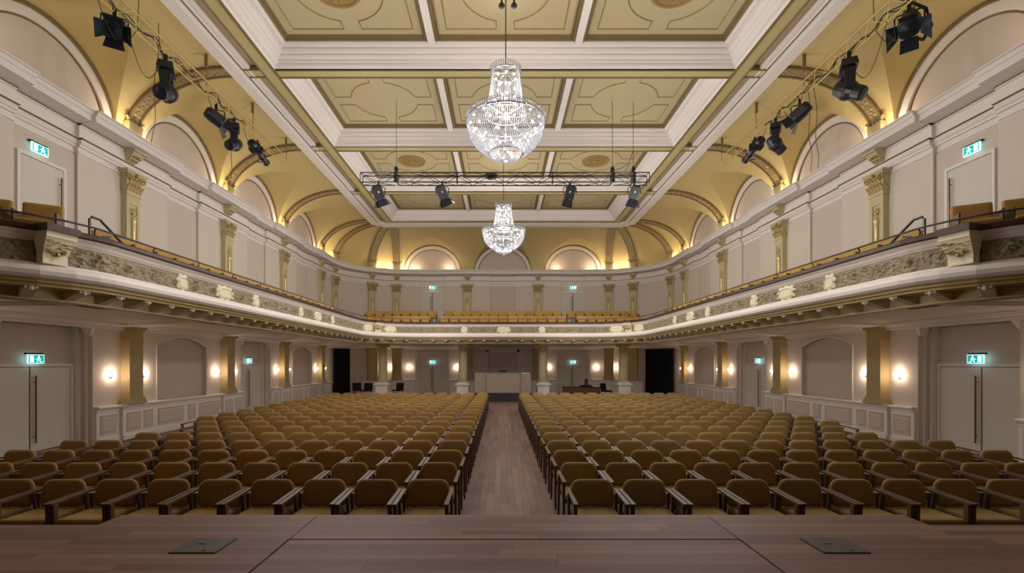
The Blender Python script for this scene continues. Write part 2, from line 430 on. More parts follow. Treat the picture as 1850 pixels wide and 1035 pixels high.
# ribs
def rib(kind, sx, u, parent, wd=.22):
    def strip(x0, x1, lift, n=22):
        rows = []
        for i in range(n+1):
            th = PI/2*i/n; c = cove(kind, sx, u, th)
            p = p_of(kind, sx, u); q = q_of(kind, sx, u); d = (q-p).normalized(); side = Vector((-d.y, d.x, 0))
            D = (q-p).length
            tan = (d*(D*math.sin(th))+Vector((0, 0, HC*math.cos(th)))).normalized(); nr = tan.cross(side)
            if nr.dot(d) < 0 and nr.z > 0 or nr.z > 0: nr = -nr
            rows.append([c+side*x0-nr*.02, c+side*x0+nr*lift, c+side*x1+nr*lift, c+side*x1-nr*.02])
        return rows
    r = MB().grid(strip(-wd+.05, wd-.05, .05)).build('vault_rib', 'rib_olive', parent)
    MB().grid(strip(-wd, -wd+.055, .085)).grid(strip(wd-.055, wd, .085)).build('rib_edge', 'brown_trim', r)
    o = MB(); n = 34
    for i in range(1, n):
        th = PI/2*(i/n)**1.05; c = cove(kind, sx, u, th)
        p = p_of(kind, sx, u); q = q_of(kind, sx, u); d = (q-p).normalized(); side = Vector((-d.y, d.x, 0)); D = (q-p).length
        tan = (d*(D*math.sin(th))+Vector((0, 0, HC*math.cos(th)))).normalized(); nr = tan.cross(side)
        if nr.z > 0: nr = -nr
        b = c+nr*.06
        if i % 2:
            for ss in (-1, 1):
                k = b+side*ss*.06
                o.add([k-tan*.05, k+side*ss*.045, k+tan*.06, k-side*ss*.03, k+nr*.045], [(0,1,4),(1,2,4),(2,3,4),(3,0,4)])
        else:
            o.add([b-tan*.045, b+side*.04, b+tan*.045, b-side*.04, b+nr*.05], [(0,1,4),(1,2,4),(2,3,4),(3,0,4)])
    o.build('rib_ornament', 'gilt_dull', r)
    g = MB(); p = p_of(kind, sx, u); d = (q_of(kind, sx, u)-p).normalized(); side = Vector((-d.y, d.x, 0))
    for ss in (-1, 1):
        a = p+side*ss*.2+d*.16
        g.tube([a+Vector((0,0,8.45)), a+side*ss*.02+d*.03+Vector((0,0,8.52)), a+side*ss*.1+d*.05+Vector((0,0,8.58)), a+side*ss*.15+d*.04+Vector((0,0,8.55))], [.05,.045,.03,.012], 5)
    c0 = p+d*.12+Vector((0,0,8.2)); g.hexa([c0-side*.22-d*.1-Vector((0,0,.12)),c0+side*.22-d*.1-Vector((0,0,.12)),c0+side*.22+d*.08-Vector((0,0,.12)),c0-side*.22+d*.08-Vector((0,0,.12))],
        [c0-side*.25-d*.1+Vector((0,0,.25)),c0+side*.25-d*.1+Vector((0,0,.25)),c0+side*.25+d*.12+Vector((0,0,.25)),c0-side*.25+d*.12+Vector((0,0,.25))])
    g.build('rib_foot', 'rib_olive', r)
RIBS = []
for sx in (-1, 1):
    for y in PIL_Y:
        if y > 3: rib('side', sx, y, ceiling); RIBS.append(('side', sx, y))
    for a in (A1, A2, A3): rib('arc', sx, a, ceiling); RIBS.append(('arc', sx, a))
# uplights standing on the cornice beside each rib
def uplight(P0, d, side, lab):
    c = P0+d*.25
    t = thing('uplight', lab, 'light', (c.x, c.y, 8.05), math.atan2(side.y, side.x))
    MB().bb(-.09, .09, -.04, .04, 0, .05).build('housing', 'white_trim', t, loc=(0,0,0))
    MB().bb(-.08, .08, -.03, .03, .05, .055).build('lens', 'sconce_glass', t, loc=(0,0,0))
    lamp('uplight_glow', (0, 0, .12), UPLIGHT_W, (1, .79, .5), .04, t)
cnt = {-1: 0, 1: 0}
for kind, sx, u in RIBS:
    p = p_of(kind, sx, u); d = (q_of(kind, sx, u)-p).normalized(); side = Vector((-d.y, d.x, 0))
    for ss in (-1, 1):
        if kind == 'arc' and ((u == A1 and False) or (u == A2 and ss*sx > 0) or (u == A1 and ss*sx < 0)): continue
        cnt[sx] += 1
        uplight(p+side*ss*.42, d, side, 'small cornice uplight by a vault rib, %s in line down the %s side' % (ORD[cnt[sx]-1], SIDE[sx]))
k = 0
for x in (-5.75, -3.5, 3.5, 5.75):
    uplight(Vector((x, YB, 0)), Vector((0,-1,0)), Vector((1,0,0)), 'small cornice uplight under the back lunettes, %s from the left' % ORD[k]); k += 1

# ceiling frame
def rect_sweep(mb, prof, x, y1, ch, y0=Y0):
    """profile (inset, z) around left side, chamfer, back, chamfer, right side"""
    def line(i):
        c = ch-i*(2-math.sqrt(2)) if ch > 0 else 0
        c = max(c, 0.02)
        return [(-(x-i), y0), (-(x-i), y1-i-c), (-(x-i)+c, y1-i), ((x-i)-c, y1-i), (x-i, y1-i-c), (x-i, y0)]
    rows = []
    L_ = [[(px, py, z) for px, py in line(i)] for i, z in prof]
    mb.grid([[L_[k][j] for k in range(len(prof))] for j in range(6)])
fr = MB(); rect_sweep(fr, [(-.06,10.0),(-.06,9.86),(0,9.84),(.0,9.80),(.30,9.80),(.38,9.83),(.38,9.87)], FX, FY, CH)
rect_sweep(fr, [(.44,9.87),(.46,9.82),(.52,9.84),(.56,9.82),(.62,9.82),(.64,9.90)], FX, FY, CH)
fr.build('frame_moulding', 'white_trim', ceiling)
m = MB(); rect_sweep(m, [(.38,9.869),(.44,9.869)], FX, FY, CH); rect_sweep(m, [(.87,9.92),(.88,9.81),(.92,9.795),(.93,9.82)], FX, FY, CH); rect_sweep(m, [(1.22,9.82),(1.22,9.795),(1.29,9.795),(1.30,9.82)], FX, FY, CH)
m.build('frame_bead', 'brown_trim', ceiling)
m = MB(); rect_sweep(m, [(.64,9.90),(.66,9.95),(.87,9.95)], FX, FY, CH); m.build('frame_recess', 'recess_beige', ceiling)
m = MB(); rect_sweep(m, [(.93,9.815),(1.22,9.815),(1.23,9.83),(1.3,9.84)], FX, FY, CH); m.build('frame_band', 'band_yellow', ceiling)
BND = [13.0+P*k for k in range(-3, 3)]
m = MB(); m2 = MB()
for b in BND:
    m.bb(-6.1, 6.1, b-.15, b+.15, 9.815, 9.84)
    m2.bb(-6.1, 6.1, b-.19, b-.14, 9.795, 9.83).bb(-6.1, 6.1, b+.14, b+.19, 9.795, 9.83)
    for sx in (-1, 1):
        m.bb(sx*6.52, sx*6.96, b-.15, b+.15, 9.83, 9.9); m2.bb(sx*6.52, sx*6.96, b-.19, b-.14, 9.81, 9.9); m2.bb(sx*6.52, sx*6.96, b+.14, b+.19, 9.81, 9.9)
m.build('cross_band', 'band_yellow', ceiling); m2.build('cross_band_bead', 'brown_trim', ceiling)
# white ends of the recess panels
def ring_sweep(mb, prof, x0, x1, y0, y1):
    rows = []
    for (px, py) in ((0,0),(1,0),(1,1),(0,1),(0,0)):
        rows.append([((x0+i) if px == 0 else (x1-i), (y0+i) if py == 0 else (y1-i), z) for i, z in prof])
    mb.grid(rows)
COF = [(0,9.80),(0,9.84),(.03,9.86),(.10,9.87),(.12,9.93),(.15,9.95),(.16,9.99),(.20,10.0),(.25,10.04),(.255,10.08),(.30,10.10),(.34,10.15),(.345,10.19),(.37,10.21),(.38,10.21),(.385,10.19),(.41,10.175),(.45,10.18),(.49,10.22),(.5,10.27)]
YBAND = BND+[FY-1.3+.19]
for k in range(len(BND)):
    y0, y1 = BND[k]+.19, (BND[k+1]-.19 if k+1 < len(BND) else FY-1.3)
    cof = MB(); ring_sweep(cof, COF, -6.1, 6.1, y0, y1); cof = cof.build('coffer_moulding', 'white_trim', ceiling)
    br = MB(); ring_sweep(br, [(.5,10.24),(.52,10.25),(.55,10.30),(.60,10.30),(.62,10.33)], -6.1, 6.1, y0, y1)
    for rx in (-1.87, 1.87):
        MB().bb(rx-.09, rx+.09, y0+.42, y1-.42, 10.17, 10.24).build('coffer_rib', 'white_trim', cof)
        br.bb(rx-.16, rx+.16, y0+.5, y1-.5, 10.235, 10.29).bb(rx-.2, rx+.2, y0+.5, y1-.5, 10.28, 10.34)
    br.build('coffer_edge', 'brown_trim', cof)
    cy = (y0+y1)/2; hy = (y1-y0)/2-.62
    for pi, (xa, xb) in enumerate(((-5.5,-2.05),(-1.7,1.7),(2.05,5.5))):
        pnl = MB().bb(xa-.1, xb+.1, y0+.5, y1-.5, 10.33, 10.4).build('ceiling_panel', 'panel_yellow', cof)
        cx = (xa+xb)/2; hx = (xb-xa)/2
        ln = MB(); R = 1.02; g = .22; a = hx-.24; bq = hy-.2
        for sx in (-1, 1):
            for sy in (-1, 1):
                t0 = math.acos(g/R); pts = []
                for i in range(9):
                    t = t0+(math.asin(g/R)-t0)*i/8; pts.append((g if i == 0 else R*math.cos(t), R*math.sin(t)))
                pts = [(g, bq), (a, bq), (a, g)]+[(p_[0], p_[1]) for p_ in pts[::-1]]
                ln.tube([(cx+sx*px, cy+sy*py, 10.325) for px, py in pts], .016, 4, closed=True)
        ln.build('panel_moulding', 'panel_line', pnl)
        if pi != 1 and k % 2 == 0:
            md = MB().lathe([(.56,.06),(.56,.01),(.53,-.02),(.48,-.02),(.45,.01),(.14,.012),(.12,-.03),(.01,-.045)], 28, (cx, cy, 10.30))
            for j in range(12):
                a = 2*PI*j/12; ca, sa = math.cos(a), math.sin(a)
                f_ = lambda r, t_, z: (cx+r*ca-t_*sa, cy+r*sa+t_*ca, 10.30+z)
                md.add([f_(.14,0,.01), f_(.28,.07,.0), f_(.42,.0,.005), f_(.28,-.07,.0), f_(.28,0,-.045)], [(0,1,4),(1,2,4),(2,3,4),(3,0,4)])
            md.build('medallion', 'panel_line', pnl)
MB().bb(-7.4, 7.4, Y0, BND[0]-.15, 9.83, 9.95).build('plain_panel', 'panel_yellow', ceiling)
MB().bb(-10.4, 10.4, Y0, YB+.3, 10.45, 10.55).build('roof_slab', 'black_gap', ceiling)

# ------------------------------------------------------------------ lower walls
DOOR_B = [b for b in BAY_Y if round((b-10.715)/P) % 2 == 0 and b < 22]      # 1.6, 10.7, 19.9
NICHE_B = [b for b in BAY_Y if b not in DOOR_B and b > 0]
def lower_side(sx):
    w_ = wall[sx]; n = -sx; X = sx*WX
    # piers between door recesses, with arched niches
    segs = []; y = Y0
    for d in DOOR_B: segs.append((y, d-1.17)); y = d+1.17
    segs.append((y, ACY))
    m = MB(); nf = MB(); tr = MB()
    for a, b in segs:
        cuts = [c for c in NICHE_B if a < c < b]
        y = a
        for c in cuts:
            m.q((X,y,0),(X,c-1.2,0),(X,c-1.2,3.15),(X,y,3.15))
            N_ = 14; top = []
            for i in range(N_+1):
                s_ = -1.2+2.4*i/N_; top.append((c+s_, 2.56+.30*(1-(s_/1.2)**2)))
            for i in range(N_):
                (ya, za), (yb, zb) = top[i], top[i+1]
                m.q((X,ya,za),(X,yb,zb),(X,yb,3.15),(X,ya,3.15))
                m.q((X,ya,za),(X,yb,zb),(X+sx*.14,yb,zb),(X+sx*.14,ya,za))
                nf.q((X+sx*.14,ya,0),(X+sx*.14,yb,0),(X+sx*.14,yb,zb),(X+sx*.14,ya,za))
            for yy in (c-1.2, c+1.2): m.q((X,yy,0),(X,yy,2.56),(X+sx*.14,yy,2.56),(X+sx*.14,yy,0))
            tr.tube([(X-sx*.0, yy, zz) for yy, zz in [(top[0][0], .9)]+top+[(top[-1][0], .9)]], .02, 4)
            y = c+1.2
        m.q((X,y,0),(X,b,0),(X,b,3.15),(X,y,3.15))
    m.build('lower_wall', 'plaster', w_); nf.build('niche', 'plaster_field', w_); tr.build('niche_edge', 'white_trim', w_)
    # door recesses
    for d in DOOR_B:
        r = MB(); XR = sx*(WX+.45)
        r.q((XR,d-1.17,0),(XR,d+1.17,0),(XR,d+1.17,3.15),(XR,d-1.17,3.15))
        for yy in (d-1.17, d+1.17): r.q((X,yy,0),(XR,yy,0),(XR,yy,3.15),(X,yy,3.15))
        r.build('door_recess', 'plaster', w_)
        t = MB(); t.bb(X-sx*.05, XR, d-1.17, d+1.17, 2.93, 3.15)
        for yy, s_ in ((d-1.17, 1), (d+1.17, -1)):
            t.bb(X+sx*.28, XR, yy, yy+s_*.07, 0, 2.95).bb(X+sx*.12, X+sx*.17, yy, yy+s_*.03, 0, 2.95)
            t.hexa([(X+sx*.02,yy,2.7),(X+sx*.12,yy,2.7),(X+sx*.12,yy+s_*.04,2.7),(X+sx*.02,yy+s_*.04,2.7)], [(X-sx*.1,yy,2.95),(X+sx*.2,yy,2.95),(X+sx*.2,yy+s_*.14,2.95),(X-sx*.1,yy+s_*.14,2.95)])
        t.build('recess_trim', 'white_trim', w_)
for sx in (-1, 1): lower_side(sx)
# corner and back lower walls
LB_BAYS = [-4.6, 4.6]
lst = []
for s_ in back_stations(rec=.3, hw=1.1, bays=[-4.6, 0, 4.6]): lst.append(s_)
for sx in (-1, 1):
    MB().sweep(arc_stations(sx, a1=PI/2), [(0,0),(0,3.15)]).build('lower_wall', 'plaster', wall_back)
MB().sweep(lst, [(0,0),(0,3.15)]).build('lower_wall', 'plaster', wall_back)
# dado
DADO = [(0,.0),(.10,.0),(.10,.13),(.085,.15),(.07,.155),(.07,.80),(.085,.82),(.09,.86),(.14,.89),(.15,.93),(.13,.95),(0,.95)]
def dado_run(x_or, a, b, sx, parent):
    zones = []
    st = [(sx*WX, a, 0, -1, 0)]
    prof = DADO
    m = MB()
    def stn(y, off): return (sx*WX, y, -sx, 0, off)
    pil = [p_ for p_ in PIL_Y if a < p_ < b]
    st = [(sx*WX, a, -sx, 0, -.15), stn(a, 0)]
    for p_ in pil: st += [stn(p_-.36, 0), stn(p_-.36, .09), stn(p_+.36, .09), stn(p_+.36, 0)]
    st += [stn(b, 0), stn(b, -.15)]
    m.sweep(st, prof); m.build('dado', 'white_trim', parent)
    # raised panels
    edges = sorted([a]+[p_+s_*.36 for p_ in pil for s_ in (-1, 1)]+[b]); mesh = {}
    for i in range(len(edges)-1):
        e0, e1 = edges[i], edges[i+1]; L_ = e1-e0; off = .09 if any(abs((e0+e1)/2-p_) < .1 for p_ in pil) else 0
        if off: parts = [(e0+.11, e1-.11)]
        else:
            k = max(1, round(L_/.95)); parts = []
            wts = [1.0 if k < 3 else (.6 if j % 2 == 0 else 1.4) for j in range(k)]; tot = sum(wts); y = e0
            for w2 in wts: parts.append((y+.1, y+L_*w2/tot-.1)); y += L_*w2/tot
        for pa, pb in parts:
            if pb-pa < .12: continue
            key = (round(pb-pa, 2), off)
            if key not in mesh:
                h = (pb-pa)/2; q = MB(); f0 = .07+off
                q.add([(f0,-h,-.25),(f0,h,-.25),(f0,h,.25),(f0,-h,.25),(f0+.025,-h+.015,-.235),(f0+.025,h-.015,-.235),(f0+.025,h-.015,.235),(f0+.025,-h+.015,.235),
                       (f0+.008,-h+.05,-.2),(f0+.008,h-.05,-.2),(f0+.008,h-.05,.2),(f0+.008,-h+.05,.2),(f0+.03,-h+.09,-.16),(f0+.03,h-.09,-.16),(f0+.03,h-.09,.16),(f0+.03,-h+.09,.16)],
                      [(0,1,5,4),(1,2,6,5),(2,3,7,6),(3,0,4,7),(4,5,9,8),(5,6,10,9),(6,7,11,10),(7,4,8,11),(8,9,13,12),(9,10,14,13),(10,11,15,14),(11,8,12,15),(12,13,14,15)])
                mesh[key] = q.mesh('dado_panel', 'plaster_field')
            o = put('dado_panel', mesh[key], parent, loc=(sx*WX, (pa+pb)/2, .475)); o.rotation_euler[2] = 0 if sx < 0 else PI
for sx in (-1, 1):
    ends = [DOOR_B[0]+1.2]
    for d in DOOR_B[1:]: dado_run(0, ends[-1], d-1.2, sx, wall[sx]); ends.append(d+1.2)
    dado_run(0, ends[-1], ACY, sx, wall[sx])
    MB().sweep(arc_stations(sx, a0=math.radians(46), a1=PI/2)+[(sx*5.75, YB, 0, -1, 0), (sx*5.75, YB, 0, -1, -.1)], DADO).build('dado', 'white_trim', wall_back)
    if sx < 0: MB().sweep(arc_stations(sx, a0=0, a1=math.radians(11)), DADO).build('dado', 'white_trim', wall_back)
    MB().sweep([(sx*3.45, YB, 0, -1, 0), (sx*1.15, YB, 0, -1, 0)], DADO).build('dado', 'white_trim', wall_back)
# lower pilasters
def lower_pilaster(P0, nrm, parent, wd=.24, dep=.24):
    m = MB().bb(-wd, wd, 0, dep, 1.16, 2.85)
    p = tx(m, P0, nrm).build('pilaster', 'pilaster_ochre', parent)
    b = MB().bb(-wd-.07, wd+.07, 0, dep+.07, .95, 1.0).bb(-wd-.055, wd+.055, 0, dep+.055, 1.0, 1.07).bb(-wd-.03, wd+.03, 0, dep+.03, 1.07, 1.13).bb(-wd-.012, wd+.012, 0, dep+.012, 1.13, 1.16)
    tx(b, P0, nrm).build('pilaster_base', 'pilaster_ochre', p)
    c = MB().bb(-wd-.015, wd+.015, 0, dep+.015, 2.66, 2.69).bb(-wd-.005, wd+.005, 0, dep+.005, 2.85, 2.9).bb(-wd-.03, wd+.03, 0, dep+.03, 2.9, 2.95).bb(-wd-.07, wd+.07, 0, dep+.07, 2.95, 3.02)
    tx(c, P0, nrm).build('capital', 'gilt_dull', p)
for sx in (-1, 1):
    for y in PIL_Y:
        if y > 3: lower_pilaster((sx*WX, y), (-sx, 0), wall[sx])
    for a in (A2, A3):
        x, y = arc_pt(sx, a); lower_pilaster((x, y), (-sx*math.cos(a), -math.sin(a)), wall_back, .3)
for x in (-2.3, 2.3): lower_pilaster((x, YB), (0, -1), wall_back, .3)
# framed centre panel of the back wall
MB().bb(-1.08, 1.08, YB+.22, YB+.29, 0, 2.75).build('back_panel', 'plaster_field', wall_back)
m = MB()
for sx in (-1, 1): m.bb(sx*1.1, sx*.95, YB+.12, YB+.3, 0, 2.9).bb(sx*.86, sx*.82, YB+.16, YB+.24, 0, 2.7)
m.bb(-1.1, 1.1, YB+.12, YB+.3, 2.75, 3.15)
for b in LB_BAYS:
    for sx in (-1, 1): m.bb(b+sx*1.1, b+sx*1.0, YB+.1, YB+.3, 0, 2.95)
    m.bb(b-1.1, b+1.1, YB+.08, YB+.3, 2.85, 3.15).bb(b-1.0, b+1.0, YB+.2, YB+.3, 2.72, 2.78)
m.build('panel_frame', 'white_trim', wall_back)

# ------------------------------------------------------------------ doors
dn = [0]
def double_door(P0, nrm, wd, h, z0, side=0, single=False):
    dn[0] += 1; d = empty_struct('door_%d' % dn[0])
    f = MB().bb(-wd-.07, -wd, 0, .05, z0, z0+h+.07).bb(wd, wd+.07, 0, .05, z0, z0+h+.07).bb(-wd, wd, 0, .05, z0+h, z0+h+.07)
    tx(f, P0, nrm).build('door_frame', 'white_trim', d)
    tx(MB().bb(-wd, wd, .0, .012, z0, z0+h), P0, nrm).build('door_gap', 'black_gap', d)
    leaves = [(-wd+.01, wd-.01, 1)] if single else [(-wd+.01, -.018, 1), (.018, wd-.01, -1)]
    for li, (a, b, s_) in enumerate(leaves):
        l = tx(MB().bb(a, b, .012, .045, z0+.01, z0+h-.012), P0, nrm).build('door_leaf', 'door_paint', d)
        if single: hx = a+.1 if side > 0 else b-.1
        else: hx = b-.07 if s_ > 0 else a+.07
        if not single and li != (0 if nrm[0] > 0 else 1): continue
        hb = MB().tube([(hx,.10,z0+.25),(hx,.10,z0+h-.2)], .016, 8).tube([(hx,.04,z0+.4),(hx,.10,z0+.4)], .01, 6).tube([(hx,.04,z0+h-.35),(hx,.10,z0+h-.35)], .01, 6)
        tx(hb, P0, nrm).build('door_handle', 'handle_bronze', l)
for sx in (-1, 1):
    for b in DOOR_B:
        if b > 5: double_door((sx*(WX+.45), b), (-sx, 0), 1.02, 1.96, 0)
    double_door((sx*(WX+.12-.06), 10.62), (-sx, 0), .5, 2.15, 4.3, side=-sx, single=True)
for b in LB_BAYS:
    double_door((b, YB+.3), (0, -1), .95, 1.86, 0.0)
    double_door((b, YB+.1), (0, -1), 1.05, 2.2, 4.4)

# ------------------------------------------------------------------ exit signs
def exit_sign(loc, nrm, label, flip=1):
    t = thing('exit_sign', label, 'sign', loc, group=None)
    a = math.atan2(nrm[1], nrm[0])-PI/2; t.rotation_euler[2] = a
    # local: x across, y outwards
    Z = (0,0,0)
    MB().bb(-.19, .19, .05, .075, -.10, .10).build('sign_box', 'sign_body', t, loc=Z)
    MB().bb(-.17, .17, .076, .080, -.085, .085).build('sign_face', 'sign_green', t, loc=Z)
    MB().bb(-.20, .20, -.0, .05, .10, .14).build('mounting_bracket', 'black_metal', t, loc=Z)
    p = MB(); y = .083; s_ = flip
    def poly(pts): p.q(*[(s_*x, y, z) for x, z in pts])
    poly([(-.15,-.07),(-.15,.07),(-.06,.07),(-.06,-.07)][::1])
    p.build('door_pictogram', 'sign_white', t, loc=Z)
    p = MB()
    p.lathe([(.001,.0),(.017,.0),(.001,.001)], 8, (s_*.055, y, .058))
    p.v = [(x, y+ (z-.058), .058+(yy-y)) for x, yy, z in p.v]
    poly([(.02,-.01),(.07,-.01),(.075,.04),(.03,.04)]); poly([(.03,.02),(-.02,.0),(-.02,-.015),(.03,.005)]); poly([(.07,.03),(.11,.0),(.1,-.012),(.065,.01)])
    poly([(.03,-.01),(.05,-.02),(.02,-.07),(-.0,-.07)]); poly([(.05,-.01),(.07,-.01),(.1,-.05),(.08,-.055)]); poly([(.08,-.055),(.14,-.055),(.14,-.068),(.08,-.07)])
    p.build('running_figure_pictogram', 'sign_white', t, loc=Z)
for sx in (-1, 1):
    exit_sign((sx*(WX+.04), 10.5, 6.68), (-sx, 0), 'green lit exit sign above the grey %s upper balcony door' % SIDE[sx], flip=sx)
    exit_sign((sx*(WX+.37), 10.75, 2.13), (-sx, 0), 'green lit exit sign over the nearest %s double door under balcony' % SIDE[sx], flip=sx)
    exit_sign((sx*(WX+.37), 19.9, 2.13), (-sx, 0), 'green lit exit sign over the farther %s side door under balcony' % SIDE[sx], flip=sx)
    exit_sign((sx*4.6, YB, 6.96), (0, -1), 'green lit exit sign above %s door of the back balcony' % SIDE[sx], flip=sx)
    exit_sign((sx*4.6, YB+.2, 2.1), (0, -1), 'green lit exit sign over %s back door under the balcony' % SIDE[sx], flip=sx)

# ------------------------------------------------------------------ balcony
bal = thing('balcony', 'curved cream balcony around the hall with carved scrollwork frieze', 'balcony', (0, 15, 0), absolute=True)
BX, BC, BY = 6.65, 21.9, 24.3; BR = BY-BC
def bal_half(sx):
    near = [(9.9,5.95),(9.0,6.0),(8.3,6.18),(7.7,6.48),(7.28,6.82),(6.98,7.16),(6.79,7.5),(6.69,7.78)]
    pts = []
    pts = [Vector((sx*x, y, 0)) for x, y in near]
    pts += [Vector((sx*BX, 8.0+(BC-8.0)*i/20, 0)) for i in range(21)]
    pts += [Vector((sx*(BX-BR+BR*math.cos(a)), BC+BR*math.sin(a), 0)) for a in [PI/2*i/12 for i in range(1, 13)]]
    return pts
BP = bal_half(-1)+[Vector((x, BY, 0)) for x in [-(BX-BR)+(2*(BX-BR))*i/12 for i in range(1, 12)]]+bal_half(1)[::-1]
def stations_of(pts):
    st = []
    for i, p in enumerate(pts):
        a = pts[max(0, i-1)]; b = pts[min(len(pts)-1, i+1)]
        t = (b-a); t.z = 0
        t.normalize(); n = Vector((t.y, -t.x, 0))
        st.append((p.x, p.y, n.x, n.y, 0))
    return st
BS = stations_of(BP)
# dense resampling for details
def resample(pts, step):
    out = []; acc = 0; L_ = [0]
    for i in range(1, len(pts)): L_.append(L_[-1]+(pts[i]-pts[i-1]).length)
    n = int(L_[-1]/step); j = 0
    for k in range(n+1):
        d = L_[-1]*k/n
        while j < len(pts)-2 and L_[j+1] < d: j += 1
        f = (d-L_[j])/max(1e-9, L_[j+1]-L_[j]); out.append(pts[j].lerp(pts[j+1], f))
    return out, L_[-1]
MB().sweep(BS, [(-.16,3.98),(.13,3.98),(.15,4.0),(.15,4.06),(.13,4.08),(-.16,4.08)]).build('ledge', 'dark_wood', bal)
MB().sweep(BS, [(0.0,3.84),(.02,3.85),(.03,3.88),(.05,3.885),(.06,3.93),(.10,3.96),(.115,3.985),(-.1,3.985)]).build('upper_moulding', 'white_trim', bal)
MB().sweep(BS, [(-.02,3.54),(.04,3.53),(.06,3.50),(.10,3.50),(.17,3.46),(.20,3.40),(.19,3.34),(.14,3.30),(.06,3.29)]).build('torus_moulding', 'white_trim', bal, smooth=False)
MB().sweep(BS, [(.06,3.292),(.05,3.27),(.08,3.265),(.08,3.24),(.03,3.235),(.02,3.21),(.05,3.205),(.05,3.185),(-.42,3.18)]).build('gilt_moulding', 'gilt_dull', bal)
MB().sweep(BS, [(-.40,3.2),(-.40,3.06),(-.38,3.05),(-.38,3.02),(-.45,3.0),(-.5,3.0),(-.5,3.1)]).build('soffit_beam', 'olive_stone', bal)
MB().sweep(BS, [(-.02,3.5),(-.16,3.5),(-.16,4.0)]).build('parapet_back', 'plaster', bal)
# carved frieze with real relief
fp, fl = resample(BP, .026); fs = stations_of(fp)
rows = []; NZ = 15
def relief(u, z):   # u along, z 0..1 over .34 m
    c = .62; k = math.floor(u/c); fx = (u/c-k-.5)*c; flip = 1 if k % 2 else -1
    zz = (z-.5)*.34*flip
    r = math.hypot(fx, zz*1.15); a = math.atan2(zz, fx)
    spiral = math.sin(a+math.log(r+.012)*5.2)
    h = max(0, spiral)**.7*max(0, 1-r/.34)
    leaf = noise.noise(Vector((u*11+zz*16*flip, zz*22, k*.7)))
    leaf2 = noise.noise(Vector((u*34, z*11, 3.3)))
    h = .042*h+.045*max(0, leaf+.1)+.02*leaf2
    e = min(1, min(z, 1-z)*9)
    return max(0, h)*e
for i, (x, y, nx, ny, o) in enumerate(fs):
    u = i*fl/(len(fs)-1); r = []
    for k in range(NZ+1):
        z = k/NZ; d = relief(u, z); r.append((x+nx*d, y+ny*d, 3.52+.33*z))
    rows.append(r)
MB().grid(rows).build('carved_frieze', 'frieze_relief', bal, smooth=False)
# posts and cartouches
def at_path(x=None, y=None, sx=1):
    best = min(range(len(fs)), key=lambda i: (fs[i][0]-x)**2+(fs[i][1]-y)**2); s_ = fs[best]; return (s_[0], s_[1]), (s_[2], s_[3])
def cartouche(P0, n_, wide):
    m = MB(); W_ = .34 if wide else .17; H_ = .155; N_ = 40; out = []; inn = []
    for i in range(N_):
        a = 2*PI*i/N_; ca, sa = math.cos(a), math.sin(a)
        sq = 1/max(abs(ca)**6+abs(sa)**6, 1e-6)**(1/6); f = 1+.13*math.sin(a*9 if wide else a*7)
        out.append((W_*ca*min(sq, 1.12)*f, .035, 3.69+H_*sa*min(sq, 1.1)*f)); inn.append((W_*.72*ca*min(sq, 1.15), .07, 3.69+H_*.6*sa*min(sq, 1.15)))
    for i in range(N_):
        j = (i+1) % N_; o, o2, a, b = out[i], out[j], inn[i], inn[j]
        m.q((o[0],0,o[2]), (o2[0],0,o2[2]), o2, o); m.q(o, o2, b, a)
    m.add([(p[0], .055, p[2]) for p in inn], [tuple(range(N_))])
    for i in range(N_):
        j = (i+1) % N_; m.q(inn[i], inn[j], (inn[j][0], .055, inn[j][2]), (inn[i][0], .055, inn[i][2]))
    tx(m, P0, n_).build('cartouche', 'cartouche_cream', bal)
for sx in (-1, 1):
    for y, wd in ((9.9,0),(11.4,1),(12.86,0),(15.75,0),(17.2,1),(18.7,0)): cartouche(*at_path(sx*BX, y), wd)
    cartouche(*at_path(sx*6.45, 22.9), 1); cartouche(*at_path(sx*5.65, 23.95), 1); cartouche(*at_path(sx*1.95, BY), 0)
cartouche(*at_path(.03, BY), 1)
def post(P0, n_, big):
    w_ = .17
    m = MB().bb(-w_, w_, -.05, .07, 3.52, 3.9).bb(-w_-.04, w_+.04, -.12, .2, 3.9, 3.985)
    m.hexa([(-w_,-.05,3.66),(w_,-.05,3.66),(w_,.07,3.66),(-w_,.07,3.66)], [(-w_-.04,-.05,3.9),(w_+.04,-.05,3.9),(w_+.04,.19,3.9),(-w_-.04,.19,3.9)])
    p = tx(m, P0, n_).build('parapet_post', 'cartouche_cream', bal)
    o = MB()
    rr = random.Random(3)
    for i in range(22):
        x = rr.uniform(-.16, .16); z = rr.uniform(3.70, 3.86); yy = .08+(z-3.66)*.5
        dx = (x*.5+rr.uniform(-.03, .03)); L_ = rr.uniform(.04, .08)
        o.add([(x-.016,yy,z),(x+.016,yy,z),(x+dx+.01,yy+.03,z-L_*.5),(x+dx*1.4,yy+.045,z-L_*.2),(x+dx-.012,yy+.03,z-L_*.55),(x,yy+.04,z-L_*.1)], [(0,1,5),(1,2,5),(2,3,5),(3,4,5),(4,0,5)])
    o.ball((0,.11,3.66), .035, 6, 4).tube([(-.12,.1,3.7),(0,.1,3.65),(.12,.1,3.7)], .014, 5)
    tx(o, P0, n_).build('acanthus', 'gilt_dull', p)
    tx(MB().bb(-w_-.06, w_+.06, -.2, .24, 3.985, 4.085), P0, n_).build('post_cap', 'dark_wood', p)
for sx in (-1, 1):
    post((sx*6.86, 7.27), (-sx*.98, -.2), 1)
    pp, nn = at_path(sx*6.1, 23.4); post(pp, nn, 0)
